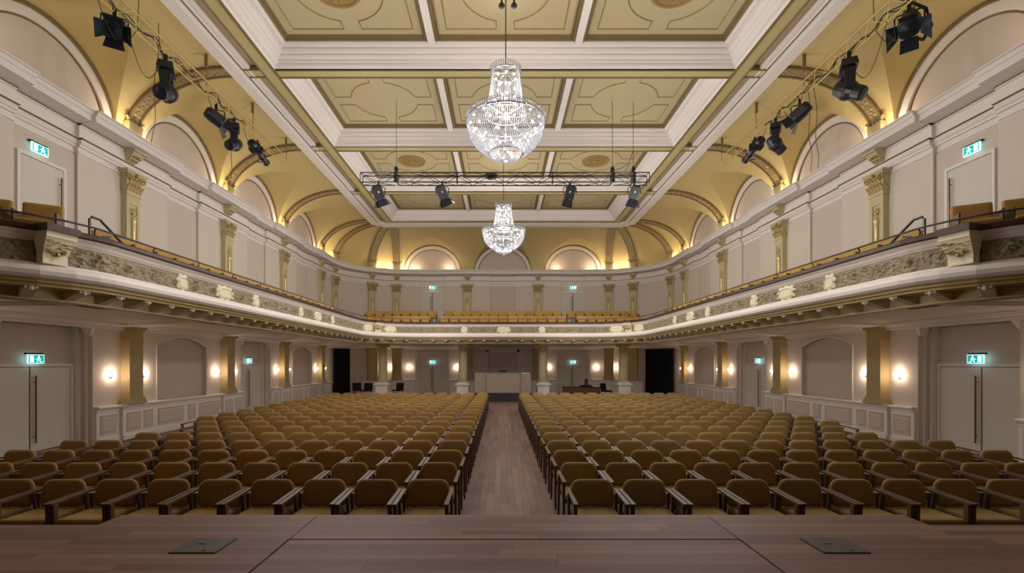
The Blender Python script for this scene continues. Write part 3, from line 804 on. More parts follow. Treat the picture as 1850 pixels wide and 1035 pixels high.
# brackets
bm = None; bp_, bl = resample(BP, .64); bst = stations_of(bp_)
q = MB(); q.hexa([(-.07,-.40,3.05),(.07,-.40,3.05),(.07,-.33,3.05),(-.07,-.33,3.05)], [(-.08,-.40,3.185),(.08,-.40,3.185),(.08,-.02,3.185),(-.08,-.02,3.185)])
q.hexa([(-.08,-.33,3.05),(.08,-.33,3.05),(.08,-.05,3.15),(-.08,-.05,3.15)], [(-.08,-.33,3.12),(.08,-.33,3.12),(.08,.0,3.185),(-.08,.0,3.185)])
bme = q.mesh('bracket', 'olive_stone')
q = MB().ball((0,-.0,3.155), .042, 7, 4).ball((-.06,0,3.165), .026, 5, 3).ball((.06,0,3.165), .026, 5, 3)
bme2 = q.mesh('bracket_scroll', 'white_trim')
for x, y, nx, ny, o in bst[2:-2]:
    b_ = bpy.data.objects.new('bracket', bme); C.objects.link(b_); b_.parent = bal; b_.location = (x, y-15, 0); b_.rotation_euler[2] = math.atan2(ny, nx)-PI/2
    b2 = bpy.data.objects.new('bracket_scroll', bme2); C.objects.link(b2); b2.parent = b_
# slab: soffit and stepped tiers, loft from the parapet line to the wall line
def wall_of(i):
    p = BP[i]; sx = -1 if p.x < 0 else 1; ax = abs(p.x)
    if p.y < 8.001: return Vector((sx*(WX+.05), p.y, 0))
    if p.y <= BC+.001: return Vector((sx*(WX+.05), 8.0+(ACY-8.0)*(p.y-8.0)/(BC-8.0), 0))
    if ax > BX-BR+.001:
        a = math.atan2(p.y-BC, ax-(BX-BR)); x, y = arc_pt(sx, a, AR+.05); return Vector((x, y, 0))
    return Vector((p.x*ACX/(BX-BR), YB+.05, 0))
WP = [wall_of(i) for i in range(len(BP))]
def loft(mb, prof):  # prof: (t 0..1 from parapet to wall, inset, z)
    rows = []
    for i, (x, y, nx, ny, o) in enumerate(BS):
        p = Vector((x, y, 0)); q_ = WP[i]; d = q_-p; L_ = max(.001, d.length); dn_ = d/L_; r = []
        for t, s_, z in prof:
            e = p+dn_*min(L_, t*L_+s_); r.append((e.x, e.y, z))
        rows.append(r)
    mb.grid(rows)
m = MB(); loft(m, [(0,.45,3.06),(1,0,3.06)]); m.build('soffit', 'plaster', bal)
m = MB(); loft(m, [(0,.15,3.45),(0,.5,3.45),(0,.5,3.745),(0,2.0,3.745),(0,2.0,4.05),(0,2.9,4.05),(0,2.9,4.3),(1,0,4.3)]); m.build('tier_floor', 'floor_wood', bal)
m = MB(); loft(m, [(0,.5,3.0),(0,.58,3.0),(0,.6,3.03),(0,.66,3.03),(0,.68,3.06)]); loft(m, [(1,-.55,3.06),(1,-.52,3.02),(1,-.4,3.02),(1,-.38,2.99),(1,-.2,2.98),(1,-.18,2.9),(1,0,2.9)]); m.build('soffit_moulding', 'white_trim', bal)
for sx in (-1, 1):
    for y in PIL_Y:
        if y > 8.05:
            yb = 8.0+(BC-8.0)*(y-8.0)/(ACY-8.0); m = MB()
            for w0, w1, z in ((-.3,.3,3.0),(-.36,-.3,3.03),(.3,.36,3.03)):
                m.hexa([(sx*7.1,yb+w0,z),(sx*7.1,yb+w1,z),(sx*10.1,y+w1,z),(sx*10.1,y+w0,z)], [(sx*7.1,yb+w0,3.1),(sx*7.1,yb+w1,3.1),(sx*10.1,y+w1,3.1),(sx*10.1,y+w0,3.1)])
            m.build('soffit_crossbeam', 'white_trim', bal)
for x in (-2.3, 2.3):
    MB().bb(x-.3, x+.3, 24.8, YB, 3.0, 3.1).build('soffit_crossbeam', 'white_trim', bal)
# brass handrail
hr = [p+Vector((s_[2], s_[3], 0))*-.12+Vector((0,0,4.26)) for p, s_ in zip(BP, BS)]
rail = MB().tube(hr, .017, 6).build('handrail', 'grey_steel', bal)
rp, rl = resample(BP, 1.37); rs = stations_of(rp); pm = MB()
for x, y, nx, ny, o in rs[1:-1]:
    f = local_to((x, y), (nx, ny)); pm.tube([f((0,-.1,4.07)), f((.0,-.12,4.13)), f((.0,-.15,4.19)), f((.0,-.12,4.25))], .013, 5)
pm.build('rail_post', 'black_metal', bal)
for sx in (-1, 1):
    t = thing('grab_rail', 'looped metal grab rail at the %s balcony aisle steps' % SIDE[sx], 'rail', (sx*7.15, 8.3, 4.0), absolute=True)
    X = sx*7.1
    MB().tube([(X,8.22,3.9),(X,8.22,4.5),(X,8.26,4.54),(X,8.44,4.54),(X,8.50,4.5),(X,8.95,4.24),(X,9.0,4.18),(X,9.0,3.9)], .022, 8).build('rail_loop', 'grey_steel', t)
    MB().tube([(X,8.3,4.0),(X,8.34,4.15),(X,8.5,4.26),(X,8.66,4.3)], .02, 8).build('rail_brace', 'grey_steel', t)

# ------------------------------------------------------------------ free standing columns below the back balcony
def column(x, y, label):
    t = thing('column', label, 'column', (x, y, 0))
    Z = (0,0,0)
    MB().lathe([(.255,1.12),(.25,1.2),(.235,2.3),(.225,2.68)], 20).build('shaft', 'olive_stone', t, smooth=True, loc=Z)
    MB().bb(-.36,.36,-.36,.36,0,.12).bb(-.32,.32,-.32,.32,.12,.78).bb(-.36,.36,-.36,.36,.78,.83).bb(-.42,.42,-.42,.42,.83,.90).bb(-.33,.33,-.33,.33,.90,.97).build('pedestal', 'white_trim', t, loc=Z)
    MB().lathe([(.31,.97),(.32,1.0),(.28,1.04),(.29,1.08),(.26,1.12)], 20).build('column_base', 'olive_stone', t, loc=Z)
    MB().lathe([(.225,2.68),(.26,2.70),(.26,2.73),(.23,2.75),(.23,2.86),(.28,2.89),(.3,2.92)], 20).bb(-.33,.33,-.33,.33,2.92,3.04).build('capital', 'gilt_dull', t, loc=Z)
column(-6.62, 26.6, 'freestanding stone column at far left back between the black chairs')
column(-2.2, 26.6, 'freestanding stone column just left of the control desk')
column(2.2, 26.6, 'freestanding stone column just right of the control desk')
column(6.62, 26.6, 'freestanding stone column right of the brown low cabinet')

# ------------------------------------------------------------------ floor, platform, stage
floor = empty_struct('floor')
MB().bb(-11, 11, Y0, YB+.5, -.2, -.012).build('floor_bed', 'black_gap', floor)
pw = .105; pme = {}
def plank_mesh(L_, W_, m_, along_y):
    k = (L_, W_, m_, along_y)
    if k not in pme:
        a, b = (W_/2-.001, L_/2-.001) if along_y else (L_/2-.001, W_/2-.001)
        pme[k] = MB().box((0,0,-.006), (2*a, 2*b, .012)).mesh('plank', m_)
    return pme[k]
y = 4.25; nP = 0; rest = MB()
cols = [(-.8925+pw*i) for i in range(18)]
for ci, x in enumerate(cols):
    y = 4.2-random.random()*.8
    while y < YB+.2:
        L_ = random.choice((.6, .75, .9, 1.2))
        if y+L_ > 3.9:
            if y < 10.8 and nP < 290:
                put('plank', plank_mesh(L_, pw, 'floor_wood', True), floor, loc=(x, y+L_/2, 0)); nP += 1
            else: rest.box((x, y+L_/2, -.006), (pw-.003, min(L_, YB+.2-y)-.003 if y+L_ > YB+.2 else L_-.003, .012))
        y += L_
x = -10.6
while x < 10.6:
    if abs(x) < .93+pw/2: x += pw; continue
    y = 3.9-random.random()
    while y < YB+.2:
        L_ = random.choice((1.6, 2.2, 2.8)); L_ = min(L_, max(.3, YB+.2-y))
        rest.q((x-pw/2+.001, y, 0), (x+pw/2-.001, y, 0), (x+pw/2-.001, y+L_-.002, 0), (x-pw/2+.001, y+L_-.002, 0)); y += L_
    x += pw
rest.build('plank_field', 'floor_wood', floor, kind='stuff')

stage = thing('stage', 'brown strip-wood stage platform in the foreground with dark lift joints', 'stage', (0, 1, 0), absolute=True)
SE, SS, SXE, ST = 4.285, 4.02, 3.46, .70
MB().bb(-9.5, 9.5, Y0+.02, SS-.01, .0, ST-.05).bb(-SXE+.01, SXE-.01, SS-.01, SE-.01, 0, ST-.05).build('stage_body', 'platform_black', stage)
MB().bb(-9.5, 9.5, Y0+.02, SS-.04, ST-.05, ST-.008).bb(-SXE, SXE, SS-.04, SE-.04, ST-.05, ST-.008).build('subfloor', 'joint_wood', stage)
for nx0, nx1, ny in ((-SXE, SXE, SE), (-9.5, -SXE, SS), (SXE, 9.5, SS)): MB().bb(nx0, nx1, ny-.05, ny, ST-.1, ST).build('stage_nosing', 'stage_wood', stage)
nS = 0; rest = MB(); TR = 1.72; TY = 3.69
bands = [(TY-.009-.09*(k+1), TY-.009-.09*k) for k in range(9)]+[(TY+.009+.0903*k, TY+.009+.0903*(k+1)) for k in range(3)]+[(SS-.05+.0883*k, SS-.05+.0883*(k+1)) for k in range(3)]
for bi, (ya, yb) in enumerate(bands):
    lo = -SXE if ya > SS-.06 else -9.45
    g = .008 if bi < 9 else .0035
    for a, b_ in ((lo, -TR-g), (-TR+g, TR-g), (TR+g, -lo)):
        x = a
        if abs(a+b_) > 1: ya, yb = bands[bi]; yb = TY-.0005 if bi == 0 else yb; ya = TY+.0005 if bi == 9 else ya
        else: ya, yb = bands[bi]
        while x < b_-.02:
            x2 = min(b_, x+random.choice((.7, 1.0, 1.3, 1.6, 1.9)))
            if b_-x2 < .3: x2 = b_
            if x2 > -4.6 and x < 4.6 and nS < 280:
                w_, d_ = x2-x-.0012, yb-ya-.0012
                put('plank', MB().box((0,0,-.004), (w_, d_, .008)).mesh('plank', 'stage_wood'), stage, loc=((x+x2)/2, (ya+yb)/2-1, ST)); nS += 1
            else: rest.box(((x+x2)/2, (ya+yb)/2, ST-.004), (x2-x-.0012, yb-ya-.0012, .008))
            x = x2
rest.bb(-9.45, 9.45, Y0+.02, bands[8][0]-.001, ST-.008, ST)
rest.build('plank_field', 'stage_wood', stage, kind='stuff')
MB().bb(-TR-.008, TR+.008, TY-.008, TY+.008, ST-.0079, ST-.006).bb(-TR-.007, -TR+.007, 2.0, TY, ST-.0079, ST-.006).bb(TR-.007, TR+.007, 2.0, TY, ST-.0079, ST-.006).build('lift_joint', 'black_gap', stage)
for sx in (-1, 1):
    t = thing('floor_box', 'square steel floor box lid in the stage, %s of the lift joint' % SIDE[sx], 'hatch', (sx*2.29+ (.06 if sx > 0 else 0), 3.56, ST), absolute=False)
    MB().box((0,0,.004), (.32,.27,.008)).build('lid', 'box_lid', t, loc=(0,0,0))
    MB().box((-.03,.03,.0095), (.05,.02,.004)).box((.06,-.1,.0095), (.02,.012,.006)).build('lid_catch', 'grey_steel', t, loc=(0,0,0))
    MB().bb(-.165,.165,.135,.143,0,.006).bb(-.165,.165,-.143,-.135,0,.006).bb(-.168,-.16,-.14,.14,0,.006).bb(.16,.168,-.14,.14,0,.006).build('lid_frame', 'black_metal', t, loc=(0,0,0))

# ------------------------------------------------------------------ hall chairs
def rounded_panel(w_, h, t, r=.11, n=5, z0=0, lean=0, crown=.012):
    """upholstered panel standing up: width w_, height h, thickness t (y), rounded top corners, leaning back"""
    out = []
    hw = w_/2
    out += [(-hw+.03, 0), (hw-.03, 0), (hw-.008, .012), (hw, .04)]
    for i in range(n+1):
        a = PI/2*i/n; out.append((hw-r+r*math.cos(a), h-r+r*math.sin(a)))
    for i in range(n+1):
        a = PI/2+PI/2*i/n; out.append((-hw+r+r*math.cos(a), h-r+r*math.sin(a)))
    out += [(-hw, .04), (-hw+.008, .012)]
    def ring(s_, y):
        c = h/2; return [(x*(1-s_/hw), y, z0+c+(z-c)*(1-s_/c)) for x, z in out]
    rings = [ring(.05, -t/2-.004), ring(.018, -t/2), ring(0, -t/2+.016), ring(0, t/2-.016), ring(.02, t/2), ring(.05, t/2+.002)]
    m = MB(); N_ = len(out)
    for r_ in rings: m.v += r_
    for k in range(len(rings)-1):
        for i in range(N_): j = (i+1) % N_; m.f.append((k*N_+i, k*N_+j, (k+1)*N_+j, (k+1)*N_+i))
    m.f.append(tuple(range(N_))[::-1]); m.f.append(tuple((len(rings)-1)*N_+i for i in range(N_)))
    m.v = [(x, y+(z-z0)*lean, z) for x, y, z in m.v]
    return m
def cushion(w_, d, t, z, y0, r=.02):
    m = MB(); hw = w_/2
    lv = [(0, z), (.0, z+t*.55), (.012, z+t*.85), (.04, z+t)]
    base = 0
    for ins, zz in lv:
        m.v += [(-hw+ins+.01, y0+ins, zz), (hw-ins-.01, y0+ins, zz), (hw-ins, y0+ins+.02, zz), (hw-ins, y0+d-ins, zz), (-hw+ins, y0+d-ins, zz), (-hw+ins, y0+ins+.02, zz)]
    for k in range(3):
        for i in range(6): j = (i+1) % 6; m.f.append((k*6+i, k*6+j, (k+1)*6+j, (k+1)*6+i))
    m.f.append((5,4,3,2,1,0)); m.f.append((18,19,20,21,22,23)); return m
BW = .475
def chair_meshes(tag):
    v = 'velour_'+tag; d = {}
    d['backrest'] = rounded_panel(BW, .29, .045, .10, 5, .455, .16).mesh('backrest', v, True)
    d['seat'] = cushion(.47, .47, .065, .395, -.475).mesh('seat', v)
    lf = MB().hexa([(-.013,-.02,0),(.013,-.02,0),(.013,.012,0),(-.013,.012,0)], [(-.018,-.03,.60),(.018,-.03,.60),(.018,.022,.60),(-.018,.022,.60)])
    d['leg_front'] = lf.mesh('leg', 'chair_wood')
    lb = MB().hexa([(-.013,.04,0),(.013,.04,0),(.013,.07,0),(-.013,.07,0)], [(-.016,-.05,.60),(.016,-.05,.60),(.016,-.005,.60),(-.016,-.005,.60)])
    d['leg_rear'] = lb.mesh('leg', 'chair_wood')
    ar = MB().hexa([(-.019,-.49,.600),(.019,-.49,.600),(.019,.03,.622),(-.019,.03,.622)], [(-.022,-.5,.622),(.022,-.5,.622),(.021,.03,.642),(-.021,.03,.642)])
    d['armrest'] = ar.mesh('armrest', 'chair_wood')
    fr_ = MB().bb(-.25,.25,-.435,-.41,.345,.395).bb(-.25,.25,-.03,-.005,.345,.395).bb(-.245,-.222,-.44,0,.355,.395).bb(.222,.245,-.44,0,.355,.395)
    fr_.bb(-.16,-.13,.0,.03,.35,.47).bb(.13,.16,.0,.03,.35,.47)
    d['seat_frame'] = fr_.mesh('seat_frame', 'chair_wood')
    # joined woodwork for the farther rows
    j = MB()
    def addmesh(me, dx=0, dy=0):
        j.add([(p.co.x+dx, p.co.y+dy, p.co.z) for p in me.vertices], [tuple(p.vertices) for p in me.polygons])
    for s_ in (-1, 1):
        addmesh(d['leg_front'], s_*.262, -.44); addmesh(d['leg_rear'], s_*.262, .03); addmesh(d['armrest'], s_*.262)
    addmesh(d['seat_frame'])
    d['frame'] = j.mesh('frame', 'chair_wood')
    return d
CM = {-1: chair_meshes('left'), 1: chair_meshes('right')}
ROW1, PITCH, RP = 5.37, .58, .911
COUNT = {-1: [13, 13, 12, 12, 11, 10, 11]+[12]*11, 1: [13, 13, 12, 12, 11, 11, 12]+[12]*11}
rest = {-1: MB(), 1: MB()}; far = MB(); made = 0
def rname(r, s_):
    return ORD[r]
for r in range(18):
    for sx in (-1, 1):
        for k in range(COUNT[sx][r]):
            x = sx*(.915+PITCH*k); y = ROW1+RP*r
            y += random.uniform(-.008, .008); rz = random.uniform(-.012, .012)
            d = CM[sx]
            if made < 292 and r < 12:
                made += 1
                seat = 'on the aisle' if k == 0 else 'seat %s from the aisle' % ORD[k]
                extra = ' outermost' if k == COUNT[sx][r]-1 else ''
                lab = 'mustard velour armchair, %s row from stage, %s block,%s %s' % (rname(r, sx), SIDE[sx], extra, seat)
                t = thing('hall_chair', lab, 'chair', (x, y, 0), rz, 'mustard velour hall chairs in rows')
                def pt(nm, key, loc=(0,0,0)):
                    o = bpy.data.objects.new(nm, d[key]); C.objects.link(o); o.parent = t; o.location = loc; return o
                pt('backrest', 'backrest'); pt('seat', 'seat')
                if r < 5:
                    pt('seat_frame', 'seat_frame')
                    for s_ in (-1, 1):
                        pt('leg', 'leg_front', (s_*.262, -.44, 0)); pt('leg', 'leg_rear', (s_*.262, .03, 0)); pt('armrest', 'armrest', (s_*.262, 0, 0))
                else: pt('frame', 'frame')
            else:
                for key in ('backrest', 'seat'):
                    rest[sx].add([(p.co.x+x, p.co.y+y, p.co.z) for p in d[key].vertices], [tuple(p.vertices) for p in d[key].polygons])
                far.add([(p.co.x+x, p.co.y+y, p.co.z) for p in d['frame'].vertices], [tuple(p.vertices) for p in d['frame'].polygons])
fc = thing('far_chairs', 'the farthest rows of mustard velour armchairs before the control desk', 'chairs', (0, 20, 0), absolute=True)
fc['kind'] = 'stuff'
for sx in (-1, 1): rest[sx].build('upholstery', 'velour_'+SIDE[sx], fc, smooth=False, kind='stuff')
far.build('frames', 'chair_wood', fc, kind='stuff')

# ------------------------------------------------------------------ balcony seats
bsb = rounded_panel(.50, .42, .07, .03, 2, .35, .12).mesh('backrest', 'balcony_velour')
bss = cushion(.48, .42, .09, .34, -.42).mesh('seat', 'balcony_velour')
bsf = MB().bb(-.26,-.235,-.4,.02,0,.55).bb(.235,.26,-.4,.02,0,.55).mesh('frame', 'chair_wood')
def bal_seat(x, y, z, rz, lab, grp):
    t = thing('theatre_armchair', lab, 'seat', (x, y, z), rz, grp)
    for nm, me in (('backrest', bsb), ('seat', bss), ('frame', bsf)):
        o = bpy.data.objects.new(nm, me); C.objects.link(o); o.parent = t
for sx in (-1, 1):
    k = 0
    y = 9.15
    while y < 21.3:
        if abs(y-8.6) > .5:
            bal_seat(sx*7.55, y, 3.75, sx*-PI/2+sx*.42, 'yellow balcony seat on the %s side, %s back from the grab rail' % (SIDE[sx], ORD[k]), 'side balcony seats'); k += 1
        y += .59
    for k, (x, y) in enumerate(((7.42, 7.72), (7.95, 7.42), (8.5, 7.1), (9.05, 6.8))):
        bal_seat(sx*x, y, 3.82 if k < 2 else 3.9, sx*-.51, 'yellow balcony seat on the %s nearest the stage, %s from the parapet post' % (SIDE[sx], ORD[k]), 'balcony seats near the stage')
for r, (y, z, lo, hi) in enumerate(((25.6, 3.75, .52, 0), (27.8, 4.26, .52, 0))):
    xs = {'left block': [-7.6+.51*i for i in range(8+ (1 if r == 0 else 0))], 'centre block': [-3.1+.517*i for i in range(13)], 'right block': [3.9+.51*i for i in range(8+(1 if r == 0 else 0))]}
    if r == 0: xs['left block'] = [-7.1+.5*i for i in range(7)]; xs['right block'] = [4.15+.5*i for i in range(7)]
    for nm, lst_ in xs.items():
        for k, x in enumerate(lst_):
            bal_seat(x, y, z, 0, 'yellow back balcony seat, %s row, %s, %s from left' % (('front', 'rear')[r], nm, ORD[k]), 'back balcony seats')

# ------------------------------------------------------------------ sconces
def sconce(P0, nrm, lab, z=1.72):
    t = thing('wall_sconce', lab, 'lamp', (P0[0], P0[1], z)); t.rotation_euler[2] = math.atan2(nrm[1], nrm[0])-PI/2
    Z = (0,0,0)
    MB().bb(-.03,.03,0,.02,-.08,.05).tube([(0,.02,-.03),(0,.06,-.05),(0,.10,-.04)], .008, 6).build('backplate', 'silver', t, loc=Z)
    MB().lathe([(.012,-.045),(.03,-.03),(.042,.01),(.048,.05)], 10, (0,.10,0)).build('glass_shade', 'sconce_glass', t, loc=Z)
    m = MB()
    for k in range(6):
        a = 2*PI*k/6; m.octa((.05*math.cos(a), .10+.05*math.sin(a), -.02), .008, .02)
    m.build('crystal_drops', 'crystal', t, loc=Z)
for sx in (-1, 1):
    n_ = 0
    for y in PIL_Y:
        if y < 7: continue
        for ss in (-1, 1):
            n_ += 1
            sconce((sx*WX, y+ss*.58), (-sx, 0), 'lit crystal wall sconce, %s along the %s side wall from the stage' % (ORD[n_-1], SIDE[sx]))
    for i, a in enumerate((math.radians(65), math.radians(73))):
        x, y = arc_pt(sx, a); sconce((x, y), (-sx*math.cos(a), -math.sin(a)), 'lit wall sconce behind the %s freestanding column, %s one' % (SIDE[sx], ('outer', 'inner')[i]))
    sconce((sx*6.1, YB), (0, -1), 'lit wall sconce outside the %s back door' % SIDE[sx])
    sconce((sx*3.0, YB-.0), (0, -1), 'lit wall sconce between %s back door and desk' % SIDE[sx])

# ------------------------------------------------------------------ chandeliers
def chandelier(y, lab, detail=1.0):
    t = thing('chandelier', lab, 'chandelier', (0, y, 6.52))
    Z = (0,0,0)
    def strands(mb, prof, n, beads, r):
        Ls = [0]
        for i in range(1, len(prof)): Ls.append(Ls[-1]+math.dist(prof[i], prof[i-1]))
        for k in range(n):
            a = 2*PI*k/n; ph = .5*(k % 2)
            for j in range(beads):
                d = Ls[-1]*(j+ph)/beads; i = 0
                while i < len(prof)-2 and Ls[i+1] < d: i += 1
                f = (d-Ls[i])/max(1e-6, Ls[i+1]-Ls[i]); rr = prof[i][0]+(prof[i+1][0]-prof[i][0])*f; zz = prof[i][1]+(prof[i+1][1]-prof[i][1])*f
                mb.octa((rr*math.cos(a), rr*math.sin(a), zz), r, r*1.35)
    sk = [(.31,1.93),(.33,1.75),(.36,1.5),(.405,1.25),(.46,1.02)]
    bw = [(.86,.86),(.85,.72),(.79,.53),(.68,.37),(.53,.24),(.37,.16)]
    ds = [(.37,.17),(.31,.09),(.18,.03),(.05,.0)]
    m = MB(); strands(m, sk, 52, 30, .0125); m.build('crystal_skirt', 'crystal', t, loc=Z, kind='stuff')
    m = MB(); strands(m, bw, 100, 28, .0135); m.build('crystal_bowl', 'crystal', t, loc=Z, kind='stuff')
    m = MB(); strands(m, ds, 44, 11, .012); m.octa((0,0,-.05), .025, .04); m.build('crystal_dish', 'crystal', t, loc=Z, kind='stuff')
    m = MB(); strands(m, [(.46,1.02),(.87,.92)], 80, 9, .012); m.build('crystal_canopy', 'crystal', t, loc=Z, kind='stuff')
    m = MB()
    for k in range(96):
        a = 2*PI*k/96
        for zz in (.88, .93, .98): m.octa((.885*math.cos(a), .885*math.sin(a), zz), .018, .024)
    for k in range(40):
        a = 2*PI*k/40
        for zz in (1.95, 2.0, 2.05): m.octa((.335*math.cos(a), .335*math.sin(a), zz), .016, .026)
    m.build('crystal_rim', 'crystal', t, loc=Z, kind='stuff')
    def ring(r, z, w_): return [(r*math.cos(2*PI*k/40), r*math.sin(2*PI*k/40), z) for k in range(40)]
    f = MB().tube(ring(.875,.855,0), .017, 6, True).tube(ring(.87,.95,0), .010, 6, True).tube(ring(.32,1.94,0), .012, 6, True).tube(ring(.46,1.02,0), .01, 6, True).tube(ring(.375,.165,0), .012, 6, True)
    f.build('metal_ring', 'silver', t, loc=Z)
    f = MB().tube([(0,0,.2),(0,0,2.2)], .02, 8)
    for k in range(6):
        a = 2*PI*k/6; f.tube([(0,0,1.0),(.86*math.cos(a),.86*math.sin(a),.9)], .008, 5).tube([(0,0,1.95),(.32*math.cos(a),.32*math.sin(a),1.95)], .006, 5)
    f.build('stem', 'silver', t, loc=Z)
    f = MB().tube([(0,0,2.2),(0,0,3.84)], .012, 6); f.build('suspension_cable', 'cable', t, loc=Z)
    bme = MB().ball((0,0,0), .026, 8, 5).mesh('bulb', 'bulb', True)
    pts = []
    for r, z, n, ph in ((.66,.72,12,0),(.52,.5,9,.3),(.3,.3,6,.1),(.78,.84,14,.1),(.16,.13,4,.2),(.2,1.05,6,.2),(.24,1.35,5,.5),(.2,1.62,5,.1),(.22,1.85,7,.3)):
        for k in range(n): a = 2*PI*(k+ph)/n; pts.append((r*math.cos(a), r*math.sin(a), z))
    for p in pts:
        o = bpy.data.objects.new('bulb', bme); C.objects.link(o); o.parent = t; o.location = p
    for z, fr_ in ((.62,.5),(1.45,.25),(1.0,.25)):
        lamp('chandelier_glow', (0,0,z), CHANDELIER_W*fr_, (1, .96, .92), .22, t)
def ring_fill_lights(y):
    for k in range(4):
        a = PI/4+PI/2*k; lamp('ring_fill', (6.2*math.cos(a), y+3.0*math.sin(a), 6.3), RING_W, (1, .975, .95), .35)  # added fill in open air, stands in for brighter chandeliers
ring_fill_lights(10.72); ring_fill_lights(19.86)
for y_ in (8.2, 15.0, 22.0):
    for x_ in (-3.4, 3.4): lamp('seat_fill', (x_, y_, 3.1), LOW_W, (1, .955, .91), .5)  # added fill for the area under the balcony, no real lamps
chandelier(10.72, 'large lit crystal chandelier nearest the stage')
chandelier(19.86, 'lit crystal chandelier farther down the hall behind the lighting truss')
for sx, x in ((-1, -.09), (1, .19)):
    t = thing('pulley', 'small round ceiling pulley just %s of the chandelier cable' % SIDE[sx], 'pulley', (x, 10.9, 10.1))
    MB().lathe([(.06,-.03),(.075,0),(.06,.03)], 12).build('wheel', 'grey_steel', t, loc=(0,0,0)).rotation_euler = (PI/2,0,0)
    MB().bb(-.02,.02,-.05,.05,-.02,.23).build('bracket', 'black_metal', t, loc=(0,0,0))

# ------------------------------------------------------------------ lighting trusses
def box_truss(x0, x1, y, z, s_, lab):
    t = thing('lighting_truss', lab, 'truss', ((x0+x1)/2, y, z), absolute=True); h = s_/2
    for dy in (-h, h):
        for dz in (-h, h): MB().tube([(x0, y+dy, z+dz), (x1, y+dy, z+dz)], .018, 6).build('chord', 'black_metal', t)
    m = MB(); n = 18; st_ = (x1-x0)/n
    for i in range(n):
        a, b = x0+st_*i, x0+st_*(i+1); u, v = (-h, h) if i % 2 else (h, -h)
        for dy in (-h, h): m.tube([(a, y+dy, z+u), (b, y+dy, z+v)], .009, 4)
        for dz in (-h, h): m.tube([(a, y+u, z+dz), (b, y+v, z+dz)], .009, 4)
        if i % 6 == 0: 
            for dy in (-h, h): m.tube([(a, y+dy, z-h), (a, y+dy, z+h)], .012, 4)
            for dz in (-h, h): m.tube([(a, y-h, z+dz), (a, y+h, z+dz)], .012, 4)
    for dy in (-h, h): m.tube([(x1, y+dy, z-h), (x1, y+dy, z+h)], .012, 4)
    m.build('lattice', 'black_metal', t)
    for x in (-3.42, 3.42, 4.08):
        MB().tube([(x, y, z+h), (x, y, z+h+.25)], .03, 6).bb(x-.05, x+.05, y-.06, y+.06, z+h+.1, z+h+.2).bb(x-.04,x+.04,y-h-.02,y+h+.02,z-h-.02,z+h+.02).build('hoist_hook', 'black_metal', t)
        MB().tube([(x, y, z+h+.25), (x, y, 10.32)], .008, 5).build('steel_cable', 'black_metal', t)
    MB().lathe([(.22,.06),(.2,0),(.12,-.05),(.02,-.06)], 14, (-.42, y, z+.06)).build('junction_box', 'black_metal', t)
    MB().tube([(4.08, y, z+.9), (3.95, y+.02, z+.5), (3.7, y, z+.35), (3.3, y, z+.2)], .009, 5).build('cable', 'cable', t)
box_truss(-4.52, 4.55, 15.3, 7.86, .30, 'long black box lighting truss hanging across the hall')
def tri_truss(sx):
    X = sx*7.62; z = 9.0; y0, y1 = 3.5, 17.0; r = .17
    t = thing('lighting_truss', 'gold triangular lighting truss along the %s cove' % SIDE[sx], 'truss', (X, 10, z), absolute=True)
    A = [(X-.15, z+.1), (X+.15, z+.1), (X, z-.14)]
    for a in A: MB().tube([(a[0], y0, a[1]), (a[0], y1, a[1])], .016, 6).build('chord', 'truss_gold', t)
    m = MB(); n = 48; st_ = (y1-y0)/n
    for i in range(n):
        for j in range(3):
            a, b = A[j], A[(j+1) % 3]
            if i % 2: a, b = b, a
            m.tube([(a[0], y0+st_*i, a[1]), (b[0], y0+st_*(i+1), b[1])], .007, 4)
    m.build('lattice', 'truss_gold', t)
    for y in (5.3, 7.65, 10.0, 12.32, 14.62, 16.9):
        MB().tube([(X, y, z+.1), (X-sx*.02, y, z+.55), (X, y, 9.92)], .011, 5).bb(X-.03, X+.03, y-.03, y+.03, 9.6, 9.95).build('hanging_rod', 'brown_trim', t)
    c = MB(); pts = []
    for i in range(60):
        y = 6.5+i*.13; pts.append((X+.05*math.sin(i*.7), y, z-.02+.035*math.sin(i*1.1)))
    c.tube(pts, .013, 5)
    c.tube([(p[0]*1+.04, p[1], p[2]+.05*math.cos(p[1]*9)) for p in pts], .014, 4)
    for i, (ya, yb, dp) in enumerate(((8.9,9.9,.55),(9.6,10.7,.8),(12.3,13.1,.35),(14.0,14.8,.35))):
        c.tube([(X-sx*.05, ya+(yb-ya)*k/10, z-.15-dp*math.sin(PI*k/10)) for k in range(11)], .008, 4)
    c.build('power_cable', 'cable', t)
for sx in (-1, 1): tri_truss(sx)
for i, (sx, y, zt) in enumerate(((-1, 10.6, 9.6), (-1, 13.6, 9.0), (1, 11.9, 9.0), (1, 12.15, 9.0))):
    t = thing('hanging_cable', 'thin loose cable dropping from %s truss to the cornice, %s' % (SIDE[sx], ('longer one', 'farther one', 'left strand', 'right strand')[i]), 'cable', (sx*7.7, y, zt), absolute=True)
    pts = [Vector((sx*7.62, y, zt-.1)).lerp(Vector((sx*9.66, y*1.25, 8.06)), k/10)+Vector((0, .05*math.sin(k*1.1+i), -.12*math.sin(PI*k/10))) for k in range(11)]
    MB().tube(pts, .008, 4).build('cable_run', 'cable', t)
t = thing('hanging_cable', 'thick black power cable looping past the nearest right barn-door lamp', 'cable', (7.6, 8.8, 9), absolute=True)
MB().tube([(7.0,9.9,9.9),(7.4,9.7,9.45),(7.8,9.5,9.2),(8.3,9.55,9.05),(8.45,9.6,8.75),(8.2,9.5,8.4),(8.0,9.4,8.35)], .03, 6).build('cable_run', 'black_fabric', t)

